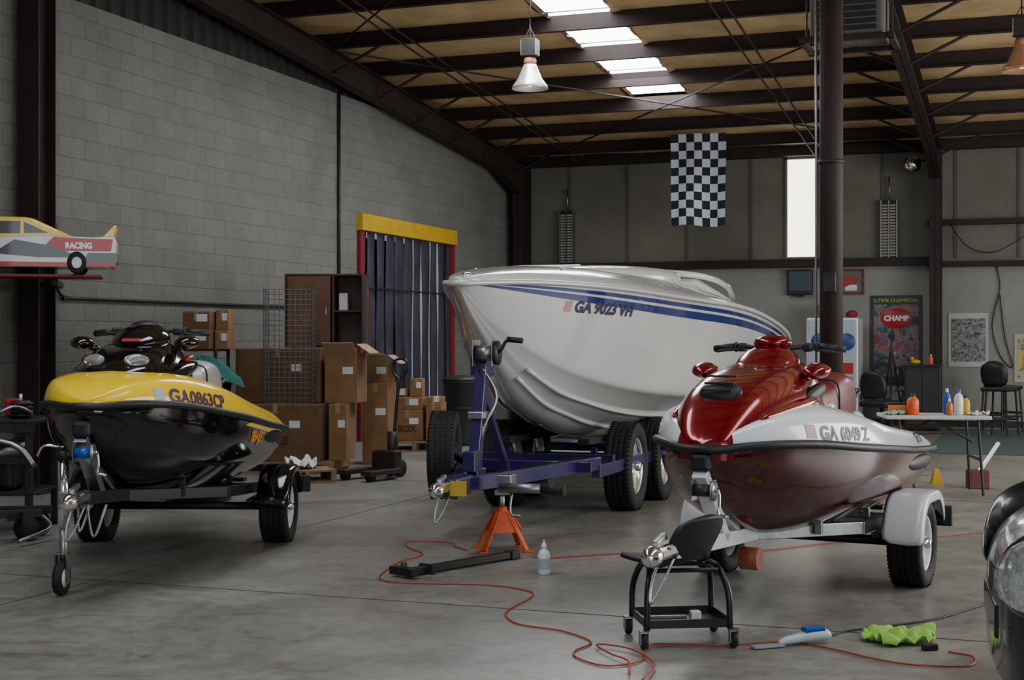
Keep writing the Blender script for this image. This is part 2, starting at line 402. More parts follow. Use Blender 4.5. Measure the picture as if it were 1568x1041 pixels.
# ---- door with strip curtain
d=E('door_1',(W,20.075,0))
boxes('jambs',d,[((.12,.13,3.04),(.0,-1.70,1.52)),((.12,.13,3.04),(.0,1.70,1.52))],M('red_jamb',(.17,.012,.018),.5,var=.2))
box('lintel',d,(.16,3.55,.24),(.02,0,3.14),YELP)
box('dark_backing',d,(.02,3.5,3.1),(-.75,0,1.5),DARK)  # black sheet standing in for the darkness behind the doorway
STRIP=M('pvc_strip_curtain',(.038,.033,.055),.42,coat=.1,var=.5,scale=1.7)
V=[];F=[]
for i in range(20):
    y0=-1.64+i*.165; k=len(V); dx=.03*(i%2); ph=random.random()*6
    for j in range(9):
        z=3.04-j*.375
        for t in range(4):
            yy=y0+.19*t/3+.012*math.sin(ph+j*.6)
            V.append((-.02+dx+.012*math.sin(math.pi*t/3)+.008*math.sin(ph+j),yy,z))
    for j in range(8):
        for t in range(3):
            a=k+j*4+t; F.append((a,a+1,a+5,a+4))
obj('curtain_strips',d,V,F,STRIP,smooth=True,recalc=False)
tubes('curtain_rails',d,[[(.05,-1.65,2.2),(.05,1.65,2.2)],[(.05,-.3,.1),(.05,-.3,3.0)],[(.05,.8,.1),(.05,.8,3.0)]],.012,DKSTEEL)

# ---- lamps
DOME=M('spun_aluminium',(.80,.78,.74),.3,.6)
def highbay(loc,rim=None):
    e=E('high_bay_lamp',loc)
    lathe('reflector',e,[(.05,.30),(.075,.28),(.09,.24),(.14,.12),(.20,.04),(.215,0),(.205,.0),(.13,.115),(.08,.23),(.04,.27)],rim or DOME)
    ell('bulb',e,(.06,.06,.1),(0,0,.13),M('lamp_bulb',(1,.93,.8),.4,emit=8,ecol=(1,.9,.75)))
    lathe('neck',e,[(.0,.36),(.06,.36),(.075,.33),(.075,.28),(.04,.27)],M('lamp_neck',(.35,.14,.08),.5))
    box('ballast',e,(.17,.14,.2),(0,0,.48),DKSTEEL); boxes('ballast_fins',e,[((.19,.01,.18),(0,-.06+.03*i,.48)) for i in range(5)],STEEL)
    tubes('hook',e,[[(0,0,.58),(0,0,.8)],[(-.06,0,.6),(0,0,.72),(.06,0,.6)]],.008,DKSTEEL)
    z=roofz(e.location.y)-.2-loc[2]
    cyl('hanger_rod',e,(0,0,.75),(0,0,z),.008,DKSTEEL,8)
highbay(C(.21,16.6,4.38)); highbay(C(5.52,15.4,4.36),M('copper_reflector',(.55,.3,.2),.35,.6))
highbay(C(-6.5,9.5,4.9))
h=E('unit_heater',(-1.60,13.6,4.46))
box('cabinet',h,(.66,.6,.42),(0,0,0),M('heater_grey',(.10,.09,.085),.5,var=.2),bevel=.02)
boxes('louvres',h,[((.54,.02,.035),(0,-.31,-.15+.06*i),(.5,0,0)) for i in range(6)],DKSTEEL)
boxes('frame_rails',h,[((.86,.05,.05),(0,-.3,-.24)),((.86,.05,.05),(0,.3,-.24)),((.05,.7,.05),(.40,0,-.24)),((.05,.7,.05),(-.40,0,-.24))],REDOX)
tubes('hangers',h,[[(x,y,-.24),(x,y,.62)] for x in(-.36,.36) for y in(-.28,.28)],.01,DKSTEEL)
s=E('wall_spotlight',(-1.85,24.3,4.35)); lathe('shade',s,[(0,.1),(.06,.1),(.14,0),(.13,-.02),(.12,0),(.04,.07)],CHROME,rot=(D2R(90),0,0)); ell('lens',s,(.1,.05,.1),(0,.0,0),GLASS); cyl('arm',s,(0,.05,.05),(.35,.3,.1),.015,DKSTEEL)
for x in(-8.03,-2.28):
    g=E('caged_wall_light',(x,24.93,3.33))
    box('back_plate',g,(.27,.05,.98),(0,0,0),DKSTEEL)
    boxes('louvre_slats',g,[((.10,.02,.03),(sx,-.04,-.44+.05*i),(.4,0,0)) for i in range(18) for sx in(-.065,.065)],M('aged_white',(.33,.31,.27),.5))
    boxes('frame',g,[((.015,.05,1.0),(sx,-.045,0)) for sx in(-.13,0,.13)],STEEL); cyl('feed',g,(0,0,.5),(0,0,.9),.015,STEEL,8)

def flag():
    w,hh=.92,1.52; nx,nz=7*3,11*3; V=[];F=[];FM=[]
    for i in range(nx+1):
        for j in range(nz+1):
            u,v=i/nx,j/nz
            V.append(((u-.5)*w*(1-.03*v),.06*math.sin(u*9+v*2)*(v*.7+.2)+.03*math.sin(v*7),-v*hh+.02*math.sin(u*6)*v))
    for i in range(nx):
        for j in range(nz):
            a=i*(nz+1)+j; F.append((a,a+1,a+nz+2,a+nz+1)); FM.append(((i//3)+(j//3))%2)
    p=C(3.075,23.5,4.86)
    obj('checkered_flag',None,V,F,[M('flag_black',(.01,.01,.015),.8),M('flag_white',(.52,.56,.66),.8)],smooth=True,fmats=FM,loc=p,rot=(0,0,TH*.3),recalc=False)
flag()

def poster(name,x0,x1,z0,z1,bg,art,words,tcol):
    w,h=x1-x0,z1-z0; e=E(name,((x0+x1)/2,24.985,(z0+z1)/2))
    box('sheet',e,(w,.012,h),(0,0,0),bg,bevel=0)
    m=bpy.data.materials.new(name+'_art'); m.use_nodes=True; nt=m.node_tree; b=nt.nodes['Principled BSDF']; b.inputs['Roughness'].default_value=.35
    tc=nt.nodes.new('ShaderNodeTexCoord'); r=nt.nodes.new('ShaderNodeValToRGB'); r.color_ramp.interpolation='CONSTANT'
    nn=nt.nodes.new('ShaderNodeTexNoise'); nn.inputs['Scale'].default_value=art[0]*.8; nn.inputs['Detail'].default_value=5; nn.inputs['Distortion'].default_value=1.5
    nt.links.new(tc.outputs['Object'],nn.inputs['Vector'])
    cols=art[1]; r.color_ramp.elements[0].color=cols[0]+(1,); r.color_ramp.elements[0].position=0; r.color_ramp.elements[1].color=cols[1]+(1,); r.color_ramp.elements[1].position=.40
    for k,cc in enumerate(cols[2:]):
        el=r.color_ramp.elements.new(.46+.07*k); el.color=cc+(1,)
    nt.links.new(nn.outputs['Fac'],r.inputs['Fac']); nt.links.new(r.outputs['Color'],b.inputs['Base Color'])
    box('art_panel',e,(w*.86,.006,h*.8),(0,-.009,-.0*h),m,bevel=0)
    for t,s,zz,cx in words:
        label('lettering',e,t,s,tcol,axes((cx,-.016,zz),(1,0,0),(0,0,1)),bold=.004)
    return e
P=poster('racing_poster',-2.6,-1.74,.67,2.21,M('poster_black',(.02,.025,.03),.4),(5,[(.015,.02,.025),(.04,.07,.09),(.14,.16,.16),(.30,.05,.03),(.03,.07,.18),(.3,.3,.27)]),[('2-TIME CHAMPION',.085,.655,-.37)],M('poster_lime',(.2,.33,.04),.5))
lathe('logo_oval',P,[(0,0),(.2,0),(.21,.006)],M('logo_red',(.35,.01,.02),.4),loc=(0,-.016,.38),axis='Y',seg=32).scale=(1.25,1,.85)
label('logo_text',P,'CHAMP',.12,WHITEP,axes((-.2,-.026,.34),(1,0,0),(0,0,1)),bold=.006)
P=poster('newsprint_poster',-1.316,-.68,1.0,1.9,M('poster_white',(.42,.42,.41),.5),(24,[(.03,.03,.03),(.09,.09,.09),(.16,.16,.16),(.26,.26,.26)]),[],WHITEP)
poster('orange_poster',-.27,.45,.75,1.55,M('poster_grey',(.4,.4,.37),.5),(3,[(.4,.10,.03),(.4,.3,.2),(.05,.2,.3),(.5,.4,.1)]),[],WHITEP)
P=E('wall_television',(-3.78,24.9,2.45)); box('case',P,(.44,.12,.44),(0,0,0),BLACK,bevel=.02); box('screen',P,(.36,.01,.33),(0,-.065,.02),M('screen_glass',(.06,.08,.09),.1)); box('bracket',P,(.1,.12,.1),(0,.05,-.2),DKSTEEL)
P=E('framed_pennant_picture',(-2.92,24.97,2.45)); boxes('frame',P,[((.4,.03,.03),(0,0,.2)),((.4,.03,.03),(0,0,-.2)),((.03,.03,.43),(-.2,0,0)),((.03,.03,.43),(.2,0,0))],M('dull_red',(.14,.02,.02),.5)); box('backing',P,(.38,.01,.38),(0,.005,0),M('pic_dark',(.12,.11,.10),.5)); obj('pennant',P,[(-.15,-.01,.12),(.16,-.01,.05),(-.15,-.01,-.12)],[(0,1,2)],REDP)
box('picture_mat',P,(.2,.004,.1),(0,-.006,-.1),PAPER,bevel=0)
tube('wall_air_hose',None,[(-.55,24.96,2.68),(-.5,24.96,2.3),(-.62,24.96,1.7),(-.5,24.96,1.2),(-.3,24.96,1.0),(-.42,24.96,1.5),(-.5,24.96,2.2)],.010,CABLEK)
tube('wall_power_cable',None,[(-1.3,24.85,3.4),(-1.0,24.8,3.0),(-.6,24.8,2.9),(-.2,24.8,3.1),(.3,24.85,3.4)],.008,CABLEK)

v=E('vending_machine',C(5.45,24.0,0),0)
box('cabinet',v,(.85,.75,1.8),(0,0,.92),WHITEP,bevel=.02); box('front_panel',v,(.78,.02,1.7),(0,-.385,.93),M('vend_front',(.38,.43,.48),.3)); 
for xx in(-.2,.24): lathe('logo_disc',v,[(0,0),(.14,0),(.15,.01)],M('disc_blue',(.02,.06,.2),.4),loc=(xx,-.40,1.42),axis='Y')
box('red_band',v,(.7,.01,.18),(0,-.40,.98),REDP); box('coin_panel',v,(.12,.02,.3),(.3,-.40,.7),STEEL); box('dispense_slot',v,(.4,.02,.15),(-.1,-.40,.35),BLACK)
boxes('feet',v,[((.08,.08,.03),(x,y,.015)) for x in(-.35,.35) for y in(-.3,.3)],BLACK)
box('top_carton',v,(.4,.35,.22),(-.1,0,1.93),CARD2)
ell('top_cap',v,(.10,.12,.07),(.28,0,1.88),M('cap_red',(.2,.02,.02),.6))

# ================================================================= WHEELS
def wheel(parent,loc,R,w,rimmat,out=1,spokes=8,rimr=.62,back=None):
    e=E('wheel',loc,parent=parent)
    h=w/2; pr=[(R*rimr,-h*.72),(R*.72,-h*.98),(R*.86,-h),(R*.95,-h*.93),(R*.99,-h*.78)]
    xs=[-.72,-.42,-.38,-.34,-.05,0,.05,.34,.38,.42,.72]
    for k,x in enumerate(xs):
        g = R-.010 if k in(2,5,8) else R
        pr.append((g,h*x))
    pr+= [(R*.99,h*.78),(R*.95,h*.93),(R*.86,h),(R*.72,h*.98),(R*rimr,h*.72),(R*rimr*.95,0),(R*rimr,-h*.72)]
    lathe('tire',e,pr,RUBBER,axis='X',seg=40)
    L=[];n=60
    for i in range(n):
        a=2*math.pi*i/n
        for sx in(-.82,-.2,.2,.82):
            L.append(((w*.12,R*.028,.008),(h*sx,math.sin(a)*(R-.001),math.cos(a)*(R-.001)),(-a,0,0)))
    boxes('tread',e,L,RUBBER)
    r=R*rimr
    lathe('rim',e,[(r*1.03,out*h*.78),(r*1.0,out*h*.80),(r*.93,out*h*.72),(r*.88,out*h*.35),(r*.86,-out*h*.4),(r*1.0,-out*h*.7)],rimmat,axis='X',seg=36)
    lathe('disc',e,[(r*.42,out*h*.50),(r*.3,out*h*.55),(.0,out*h*.55)],rimmat,axis='X',seg=30)
    L=[]
    for i in range(spokes):
        a=2*math.pi*i/spokes
        L.append(((.02,r*.34,r*.56),(out*h*.42,-math.sin(a)*r*.62,math.cos(a)*r*.62),(a,0,0)))
    boxes('spokes',e,L,rimmat,bevel=.004)
    lathe('inner_drum',e,[(r*.9,-out*h*.1),(0,-out*h*.1)],back or DKSTEEL,axis='X')
    lathe('hub_cap',e,[(r*.2,out*h*.5),(r*.19,out*h*.95),(r*.13,out*h*1.08),(0,out*h*1.1)],CHROME,axis='X')
    boxes('lug_nuts',e,[((.02,.018,.018),(out*h*.6,math.cos(a)*r*.31,math.sin(a)*r*.31)) for a in[2*math.pi*i/5 for i in range(5)]],CHROME)
    return e
def fender(parent,loc,R,w,mat,a0=8,a1=172,skirt=.06,out=1,flat=False):
    secs=[]
    n=14
    for i in range(n+1):
        a=D2R(a0+(a1-a0)*i/n)
        ca,sa=math.cos(a),math.sin(a);k=1
        if flat: k=min(1/max(abs(ca)*.80,abs(sa)),1.18)
        def P(x,r): return (x,-ca*r*k,sa*r*k)
        o=out*w/2
        secs.append([P(-o,R),P(-o,R+.012),P(o*.9,R+.012),P(o,R+.004),P(o+out*.004,R-skirt),P(o-out*.008,R-skirt),P(o-out*.01,R-.006)])
    f=loft('fender',parent,secs,mat,sub=1,closed=True); f.location=loc; return f
def coupler(parent,l,z,s=0):
    box('coupler_body',parent,(.08,.26,.07),(s,l+.1,z+.01),CHROME,bevel=.02)
    ell('coupler_ball_cup',parent,(.05,.065,.05),(s,l-.03,z),CHROME)
    box('coupler_latch',parent,(.03,.12,.03),(s,l+.06,z+.065),STEEL,rot=(.25,0,0)); cyl('latch_pin',parent,(s-.05,l+.08,z+.03),(s+.05,l+.08,z+.03),.01,STEEL)
    tube('safety_chain',parent,[(s-.04,l+.16,z-.03),(s-.05,l+.08,z-.14),(s-.03,l+.02,z-.22),(s-.0,l+.06,z-.16),(s+.03,l+.15,z-.03)],.007,STEEL)

def ski_trailer(name,loc,rz,front_z,rear_z,axle,track,R,frame_m,fend_m,rim_m,post_m,tongue=-.45,jack=None,length=2.9,strap=None):
    e=E(name,loc,rz)
    wy=axle
    for sx in(-1,1):
        wheel(e,(sx*track/2,wy,R),R,.20,rim_m,out=sx)
        fender(e,(sx*(track/2+.01),wy,R-.01),R+.05,.24,fend_m,out=sx,a0=5,a1=165,skirt=.05,flat=(fend_m is WHITEP))
        beam('fender_bracket',e,(sx*(track/2-.10),wy,R),(sx*(track/2-.10),wy,R*2+.02),.03,.01,frame_m)
        box('spring',e,(.05,.5,.03),(sx*(track/2-.16),wy,R+.06),DKSTEEL)
        beam('side_marker_arm',e,(sx*(track/2-.05),wy+.30,R+.1),(sx*(track/2+.14),wy+.30,R+.1),.03,.03,DKSTEEL)
        box('tail_light',e,(.10,.05,.12),(sx*(track/2+.12),wy+.32,R+.13),BLACK)
    cyl('axle',e,(-track/2,wy,R),(track/2,wy,R),.028,DKSTEEL)
    zt=lambda l: front_z+(rear_z-front_z)*max(0,min(1,(l-tongue)/(length-tongue)))
    beam('tongue_beam',e,(0,tongue+.2,zt(tongue)),(0,1.4,zt(1.4)),.075,.075,post_m if post_m is WHITEP else frame_m)
    for sx in(-1,1):
        beam('side_rail',e,(0,.75,zt(.75)),(sx*(track/2-.2),1.5,zt(1.5)),.05,.07,frame_m)
        beam('side_rail',e,(sx*(track/2-.2),1.5,zt(1.5)),(sx*(track/2-.2),length-.25,zt(length-.25)),.05,.07,frame_m)
        beam('bunk',e,(sx*.26,.95,zt(1)+.13),(sx*.26,length-.2,zt(length)+.13),.09,.04,M('bunk_carpet',(.02,.02,.023),.95))
        for ll in(1.15,length-.45): beam('bunk_post',e,(sx*.26,ll,zt(ll)-.02),(sx*.26,ll,zt(ll)+.13),.04,.04,frame_m)
    for ll in(1.5,wy,length-.3): beam('crossmember',e,(-track/2+.18,ll,zt(ll)),(track/2-.18,ll,zt(ll)),.05,.05,frame_m)
    zb=zt(.12)
    beam('winch_post',e,(0,.30,zb),(0,-.02,zb+.36),.075,.06,post_m); beam('winch_post_brace',e,(0,.55,zb),(0,.10,zb+.24),.04,.03,post_m)
    box('bow_stop',e,(.10,.07,.09),(0,.0,zb+.41),BLACK,bevel=.02)
    w=E('winch',(0.03,-.06,zb+.28),parent=e); cyl('drum',w,(-.045,0,0),(.045,0,0),.03,strap or DKSTEEL); lathe('gear',w,[(0,.05),(.05,.05),(.05,.06),(0,.06)],STEEL,axis='X'); boxes('side_plates',w,[((.005,.08,.1),(-.05,.01,0)),((.005,.08,.1),(.048,.01,0))],STEEL)
    tube('crank',w,[(.06,0,0),(.08,0,0),(.09,-.02,-.07),(.09,-.03,-.11),(.14,-.03,-.12)],.008,CHROME,8,3)
    coupler(e,tongue,zt(tongue))
    if jack:
        js,jl=jack; zj=zt(jl)
        cyl('jack_outer_tube',e,(js,jl,zj-.16),(js,jl,zj+.24),.03,CHROME); cyl('jack_inner_tube',e,(js,jl,.13),(js,jl,zj-.14),.022,STEEL)
        lathe('jack_cap',e,[(0,.05),(.035,.05),(.038,0),(0,0)],BLACK,loc=(js,jl,zj+.23)); box('jack_bracket',e,(abs(js)+.04,.09,.10),(js/2,jl,zj),STEEL)
        tube('jack_crank',e,[(js,jl,zj+.30),(js-.1,jl-.03,zj+.31),(js-.14,jl-.03,zj+.25)],.008,CHROME,8,3)
        lathe('caster_tire',e,[(.05,-.02),(.092,-.024),(.1,0),(.092,.024),(.05,.02)],RUBBER,loc=(js,jl-.03,.1),axis='X'); lathe('caster_rim',e,[(0,.021),(.052,.021),(.052,-.021),(0,-.021)],WHITEP,loc=(js,jl-.03,.1),axis='X')
        boxes('caster_fork',e,[((.006,.045,.17),(js-.032,jl-.015,.15),(.2,0,0)),((.006,.045,.17),(js+.032,jl-.015,.15),(.2,0,0)),((.07,.06,.008),(js,jl,.235))],STEEL)
        tubes('safety_chains',e,[[(js+.1,jl-.05,zj-.02),(js+.12,jl-.08,zj-.17),(js+.16,jl-.02,zj-.03)],[(js+.15,jl-.05,zj-.02),(js+.2,jl-.08,zj-.2),(js+.24,jl+.02,zj-.03)]],.008,STEEL,res=5)
    return e

# ================================================================= JET SKI
HS=[(0,.50,.03,.53,.09,.57),(.1,.36,.12,.47,.21,.585),(.3,.2,.24,.38,.33,.59),(.6,.1,.36,.30,.45,.58),(1.0,.03,.46,.24,.55,.55),(1.5,0,.5,.22,.60,.52),(2.2,0,.5,.22,.60,.48),(2.8,0,.49,.22,.58,.46),(3.02,.04,.46,.24,.55,.45)]
def hinterp(l):
    for a,b in zip(HS[:-1],HS[1:]):
        if a[0]<=l<=b[0]:
            t=(l-a[0])/(b[0]-a[0]); return [a[i]+(b[i]-a[i])*t for i in range(6)]
    return list(HS[-1])
def jetski(name,loc,rz,rx,hullm,deckm,hoodm,seatm,reg,regm,style,sc=1.0,dh=.1):
    e=E(name,loc,rz,rx); e.scale=(1,sc,1)
    red=style=='red'
    secs=[]
    for l,zk,c_,zc,g,zg in HS:
        secs.append(sym(l,[(g,zg+.01),(g*.995,zg-.04),((g+c_)/2+.03,(zg+zc)/2-.01),(c_+.005,zc+.02),(c_*.93,zc-.02),(c_*.5,(zc+zk)/2-.03),(.0,zk)]))
    hull=loft('hull',e,secs,hullm)
    pr=[(-h[4]-.012,h[0],h[5]+.005) for h in HS[::-1]]+[(0,-.03,.575)]+[(h[4]+.012,h[0],h[5]+.005) for h in HS]
    tube('rub_rail',e,pr,.022,BLACK,8,5)
    fx=0 if red else .012
    DS=[(.0,.035,.05,.05),(.12,.09+fx*.5,.10+fx,.11+fx),(.35,.13+fx*.6,.17+fx,.18+fx),(.6,.155+fx*.6,.21+fx,.23+fx),(.9,.175+fx*.3,.26,.3),(1.2,.17,.22,.3),(1.42,.155,.10,.1),(1.6,.14,-.02,-.02),(2.2,.12,-.02,-.02),(2.6,.11,.04,.05),(2.8,.07,.06,.07),(3.03,.02,.03,.03)]
    secs=[]
    for l,e1,e2,e3 in DS:
        _,zk,c_,zc,g,zg=hinterp(min(l,3.02)); 
        secs.append(sym(l,[(g*1.0,zg-.005),(g+.012,zg+.035),(g*.96,zg+e1*.9),(g*(.89 if l>1.5 and l<2.5 else .87),zg+e1+.015*(1 if l>1.5 else 1.5)),(g*.55,zg+e2),(g*.25,zg+(e2+e3)/2),(0,zg+e3)]))
    deck=loft('deck',e,secs,deckm)
    if red:
        HD=[(.0,.09,.57,.61),(.05,.15,.57,.68),(.20,.22,.57,.80),(.40,.275,.58,.895),(.7,.31,.60,.96),(1.0,.32,.62,1.0),(1.24,.29,.64,1.03),(1.42,.23,.64,.99),(1.58,.17,.6,.91),(1.75,.14,.55,.84)]
    else:
        HD=[(.44,.12,.70,.78),(.50,.25,.68,.83),(.70,.31,.66,.92),(.95,.33,.64,1.00),(1.18,.31,.64,1.04),(1.36,.24,.64,1.0),(1.5,.16,.6,.92),(1.7,.14,.55,.84)]
    secs=[]
    for l,w,zb,zt in HD:
        h=zt-zb
        secs.append(sym(l,[(w*1.02,zb-.05),(w*1.08,zb+.3*h),(w*.94,zb+.72*h),(w*.68,zb+.95*h),(w*.35,zt-.002),(0,zt)]))
    hood=loft('hood',e,secs,hoodm)
    zz=-.035 if red else .0
    secs=[sym(l+dh,[(w,zb+zz),(w*.96,zb+zz+(zt-zb)*.6),(w*.5,zt+zz),(0,zt+zz+.005)]) for l,w,zb,zt in[(.80,.12,.95,1.0),(.93,.18,.98,1.08),(1.05,.19,1.0,1.13),(1.14,.15,1.0,1.13),(1.22,.10,1.0,1.07)]]
    loft('gauge_pod',e,secs,hoodm,sub=2)
    if red:
        ell('front_vent',e,(.115,.075,.05),(0,.30,.845),BLACK,rot=(.72,0,0)); tubes('vent_bars',e,[[(-.08,.23+.04*i,.860+.035*i),(.08,.23+.04*i,.860+.035*i)] for i in range(3)],.006,DKSTEEL)
        for sx in(-1,1):
            ell('side_scoop',e,(.03,.15,.045),(sx*.315,.98,.84),BLACK,rot=(.2,0,sx*-.08))
            ell('hood_flare',e,(.04,.38,.035),(sx*.285,.60,.765),hoodm,rot=(.12,0,sx*-.15))
            loft('side_fairing',e,[[(sx*.30,1.1,.62),(sx*.36,1.1,.64),(sx*.35,1.12,.70),(sx*.29,1.12,.70)],[(sx*.25,1.45,.60),(sx*.33,1.45,.62),(sx*.31,1.45,.84),(sx*.24,1.45,.84)],[(sx*.22,1.8,.58),(sx*.28,1.8,.6),(sx*.26,1.8,.70),(sx*.21,1.8,.70)]],deckm,sub=2,closed=True)
    else:
        for sx in(-1,1):
            ell('headlamp',e,(.075,.03,.04),(sx*.13,.55,.865),GLASS,rot=(-.6,0,sx*.4))
            ell('hood_flare',e,(.05,.30,.05),(sx*.31,.85,.80),hoodm,rot=(.25,0,sx*-.12))
            ell('intake',e,(.022,.08,.018),(sx*.33,1.0,.90),REDP,rot=(.25,0,sx*-.05))
        box('front_badge',e,(.12,.01,.03),(0,.86,1.005),REDP,rot=(-.9,0,0))
    zm=-.02 if red else .02; sm=.315 if red else .335
    for sx in(-1,1):
        mm=hoodm
        ell('mirror_housing',e,(.075,.10,.042),(sx*sm,.86+dh,.975+zm),mm,rot=(.15,0,sx*-.2)); ell('mirror_glass',e,(.055,.02,.028),(sx*sm,.95+dh,.975+zm),CHROME); cyl('mirror_stalk',e,(sx*.22,.92+dh,.92+zm),(sx*(sm-.03),.87+dh,.96+zm),.022,mm)
    zh=-.05
    hb=lambda x,y,z:(x,y+dh,z+zh)
    tube('handlebar',e,[hb(-.36,1.24,1.13),hb(-.2,1.17,1.14),hb(-.08,1.10,1.13),hb(0,1.09,1.13),hb(.08,1.10,1.13),hb(.2,1.17,1.14),hb(.36,1.24,1.13)],.014,BLACK,8,4)
    for sx in(-1,1):
        cyl('grip',e,hb(sx*.24,1.19,1.137),hb(sx*.38,1.25,1.128),.022,BLACK,14); lathe('grip_flange',e,[(0,-.005),(.03,-.005),(.03,.005),(0,.005)],BLACK,loc=hb(sx*.235,1.187,1.137),axis='X')
        tube('lever',e,[hb(sx*.19,1.14,1.13),hb(sx*.26,1.12,1.12),hb(sx*.34,1.16,1.11)],.007,DKSTEEL,6,4); box('switch_pod',e,(.05,.06,.05),hb(sx*.19,1.16,1.135),BLACK,bevel=.012)
    ell('handlebar_pad',e,(.11,.09,.045),hb(0,1.12,1.16),BLACK if not red else hoodm)
    secs=[sym(l,[(w,zb),(w*.97,zb+.1),(w*.8,zt-.02),(w*.5,zt),(0,zt)]) for l,w,zb,zt in[(1.25,.26,.5,.80),(1.5,.25,.48,.74),(1.9,.25,.46,.70),(2.4,.26,.46,.72),(2.7,.25,.46,.72),(2.85,.2,.46,.62)]]
    loft('seat_pedestal',e,secs,deckm)
    secs=[sym(l,[(w*.85,zb),(w*1.05,zb+.07),(w*1.02,zt-.07),(w*.85,zt-.015),(w*.4,zt),(0,zt-.004)]) for l,w,zb,zt in[(1.40,.10,.7,.89),(1.5,.15,.68,.87),(1.68,.175,.64,.86),(1.9,.19,.62,.87),(2.02,.19,.62,.92),(2.2,.20,.62,.955),(2.42,.19,.62,.94),(2.56,.17,.62,.90),(2.62,.13,.64,.80)]]
    seat=loft('seat',e,secs,seatm)
    tube('seat_seam',e,[(-.20,2.0,.70),(-.19,1.98,.87),(-.1,1.96,.90),(0,1.96,.90),(.1,1.96,.90),(.19,1.98,.87),(.20,2.0,.70)],.006,BLACK,6,4)
    tube('grab_handle',e,[(-.14,2.6,.78),(-.14,2.72,.82),(0,2.76,.83),(.14,2.72,.82),(.14,2.6,.78)],.016,BLACK,8,4)
    for sx in(-1,1):
        box('footwell_mat',e,(.16,1.1,.012),(sx*.40,2.0,.485),BLACK); ell('side_sponson',e,(.035,.35,.05),(sx*.575,2.45,.40),BLACK)
    cyl('jet_nozzle',e,(0,2.95,.17),(0,3.15,.17),.085,BLACK,r2=.06); box('ride_plate',e,(.5,.12,.03),(0,3.02,.06),BLACK)
    tube('tow_eye',e,[(-.03,.06,.44),(-.03,.0,.43),(.03,.0,.43),(.03,.06,.44)],.008,CHROME,6,3)
    l0=.40 if not red else .58; sz=.112 if not red else .098
    label('registration_lettering',e,reg,sz,regm,axes((1,l0,.612),(0,1,-.045),(0,0.03,1)),bold=.004,target=deck,direc=(-1,0,0),sx=1.25)
    label('registration_lettering',e,reg,sz,regm,axes((-1,l0+.72,.60),(0,-1,.045),(0,0.03,1)),bold=.004,target=deck,direc=(1,0,0),sx=1.25)
    patch('registration_sticker',e,[(0,0),(.08,0),(.08,.07),(0,.07)],M('sticker',(.45,.5,.6),.4) if not red else M('sticker_r',(.5,.3,.3),.4),axes((1,l0-.11,.62),(0,1,-.045),(0,0,1)),deck,(-1,0,0))
    return e,hull,deck,hood,seat

YB=(-2.42,8.0); YP=D2R(2.0)
tr=ski_trailer('jet_ski_trailer',C(YB[0],YB[1],0),TH-YP,.56,.34,2.28,1.32,.255,M('black_frame',(.01,.01,.011),.45),BLACKG,WHITEP,STEEL,tongue=-.18,jack=(-.14,.1),strap=BLUEB)
SILV=M('silver_vinyl',(.42,.43,.45),.35,coat=.2)
e,hull,deck,hood,seat=jetski('jet_ski',C(YB[0],YB[1],.50),TH-YP,D2R(-3.6),BLACKG,YEL,BLACKG,SILV,'GA0863CP',M('reg_maroon',(.08,.02,.07),.4),'yellow',dh=.07)
OR2=M('orange_graphic',(.65,.26,.01),.4)
label('side_lettering',e,'SEAJET',.10,OR2,axes((1,1.70,.37),(0,1,-.03),(0,0,1)),bold=.006,target=hull,direc=(-1,0,0),sx=1.3)
patch('yellow_side_flash',e,[(1.5,.0),(2.95,-.09),(2.95,.02),(1.6,.02)],YEL,axes((1,0,.475),(0,1,0),(0,0,1)),hull,(-1,0,0),res=16)
RB=(.93,6.98); RP=D2R(28)
MET=M('candy_red',(.22,.001,.008),.2,.45,coat=.8); MAR=M('maroon_gelcoat',(.060,.002,.006),.15,coat=.6); SEATR=M('maroon_vinyl',(.13,.008,.012),.4,coat=.2,bump=.1,bscale=80)
tr2=ski_trailer('jet_ski_trailer',C(RB[0],RB[1],0),TH-RP,.47,.33,1.93,1.20,.255,STEEL,WHITEP,WHITEP,WHITEP,tongue=-.60,jack=None,length=2.65)
e2,hull2,deck2,hood2,seat2=jetski('jet_ski',C(RB[0],RB[1],.34),TH-RP,D2R(-.8),MAR,WHITES,MET,SEATR,'GA 6049 Z',M('reg_black',(.02,.02,.02),.4),'red',sc=.90,dh=.13)
label('hood_lettering',e2,'GTX',.08,BLACK,axes((1,1.15,.72),(0,1,0),(0,0,1)),bold=.003,target=hood2,direc=(-1,0,0))
label('rear_lettering',e2,'GTX',.10,BLACK,axes((1,2.30,.525),(0,1,0),(0,0,1)),bold=.003,target=deck2,direc=(-1,0,0))
cyl('orange_roller',tr2,(-.0,.60,.30),(.10,.60,.30),.06,M('brown_orange',(.25,.06,.02),.5))

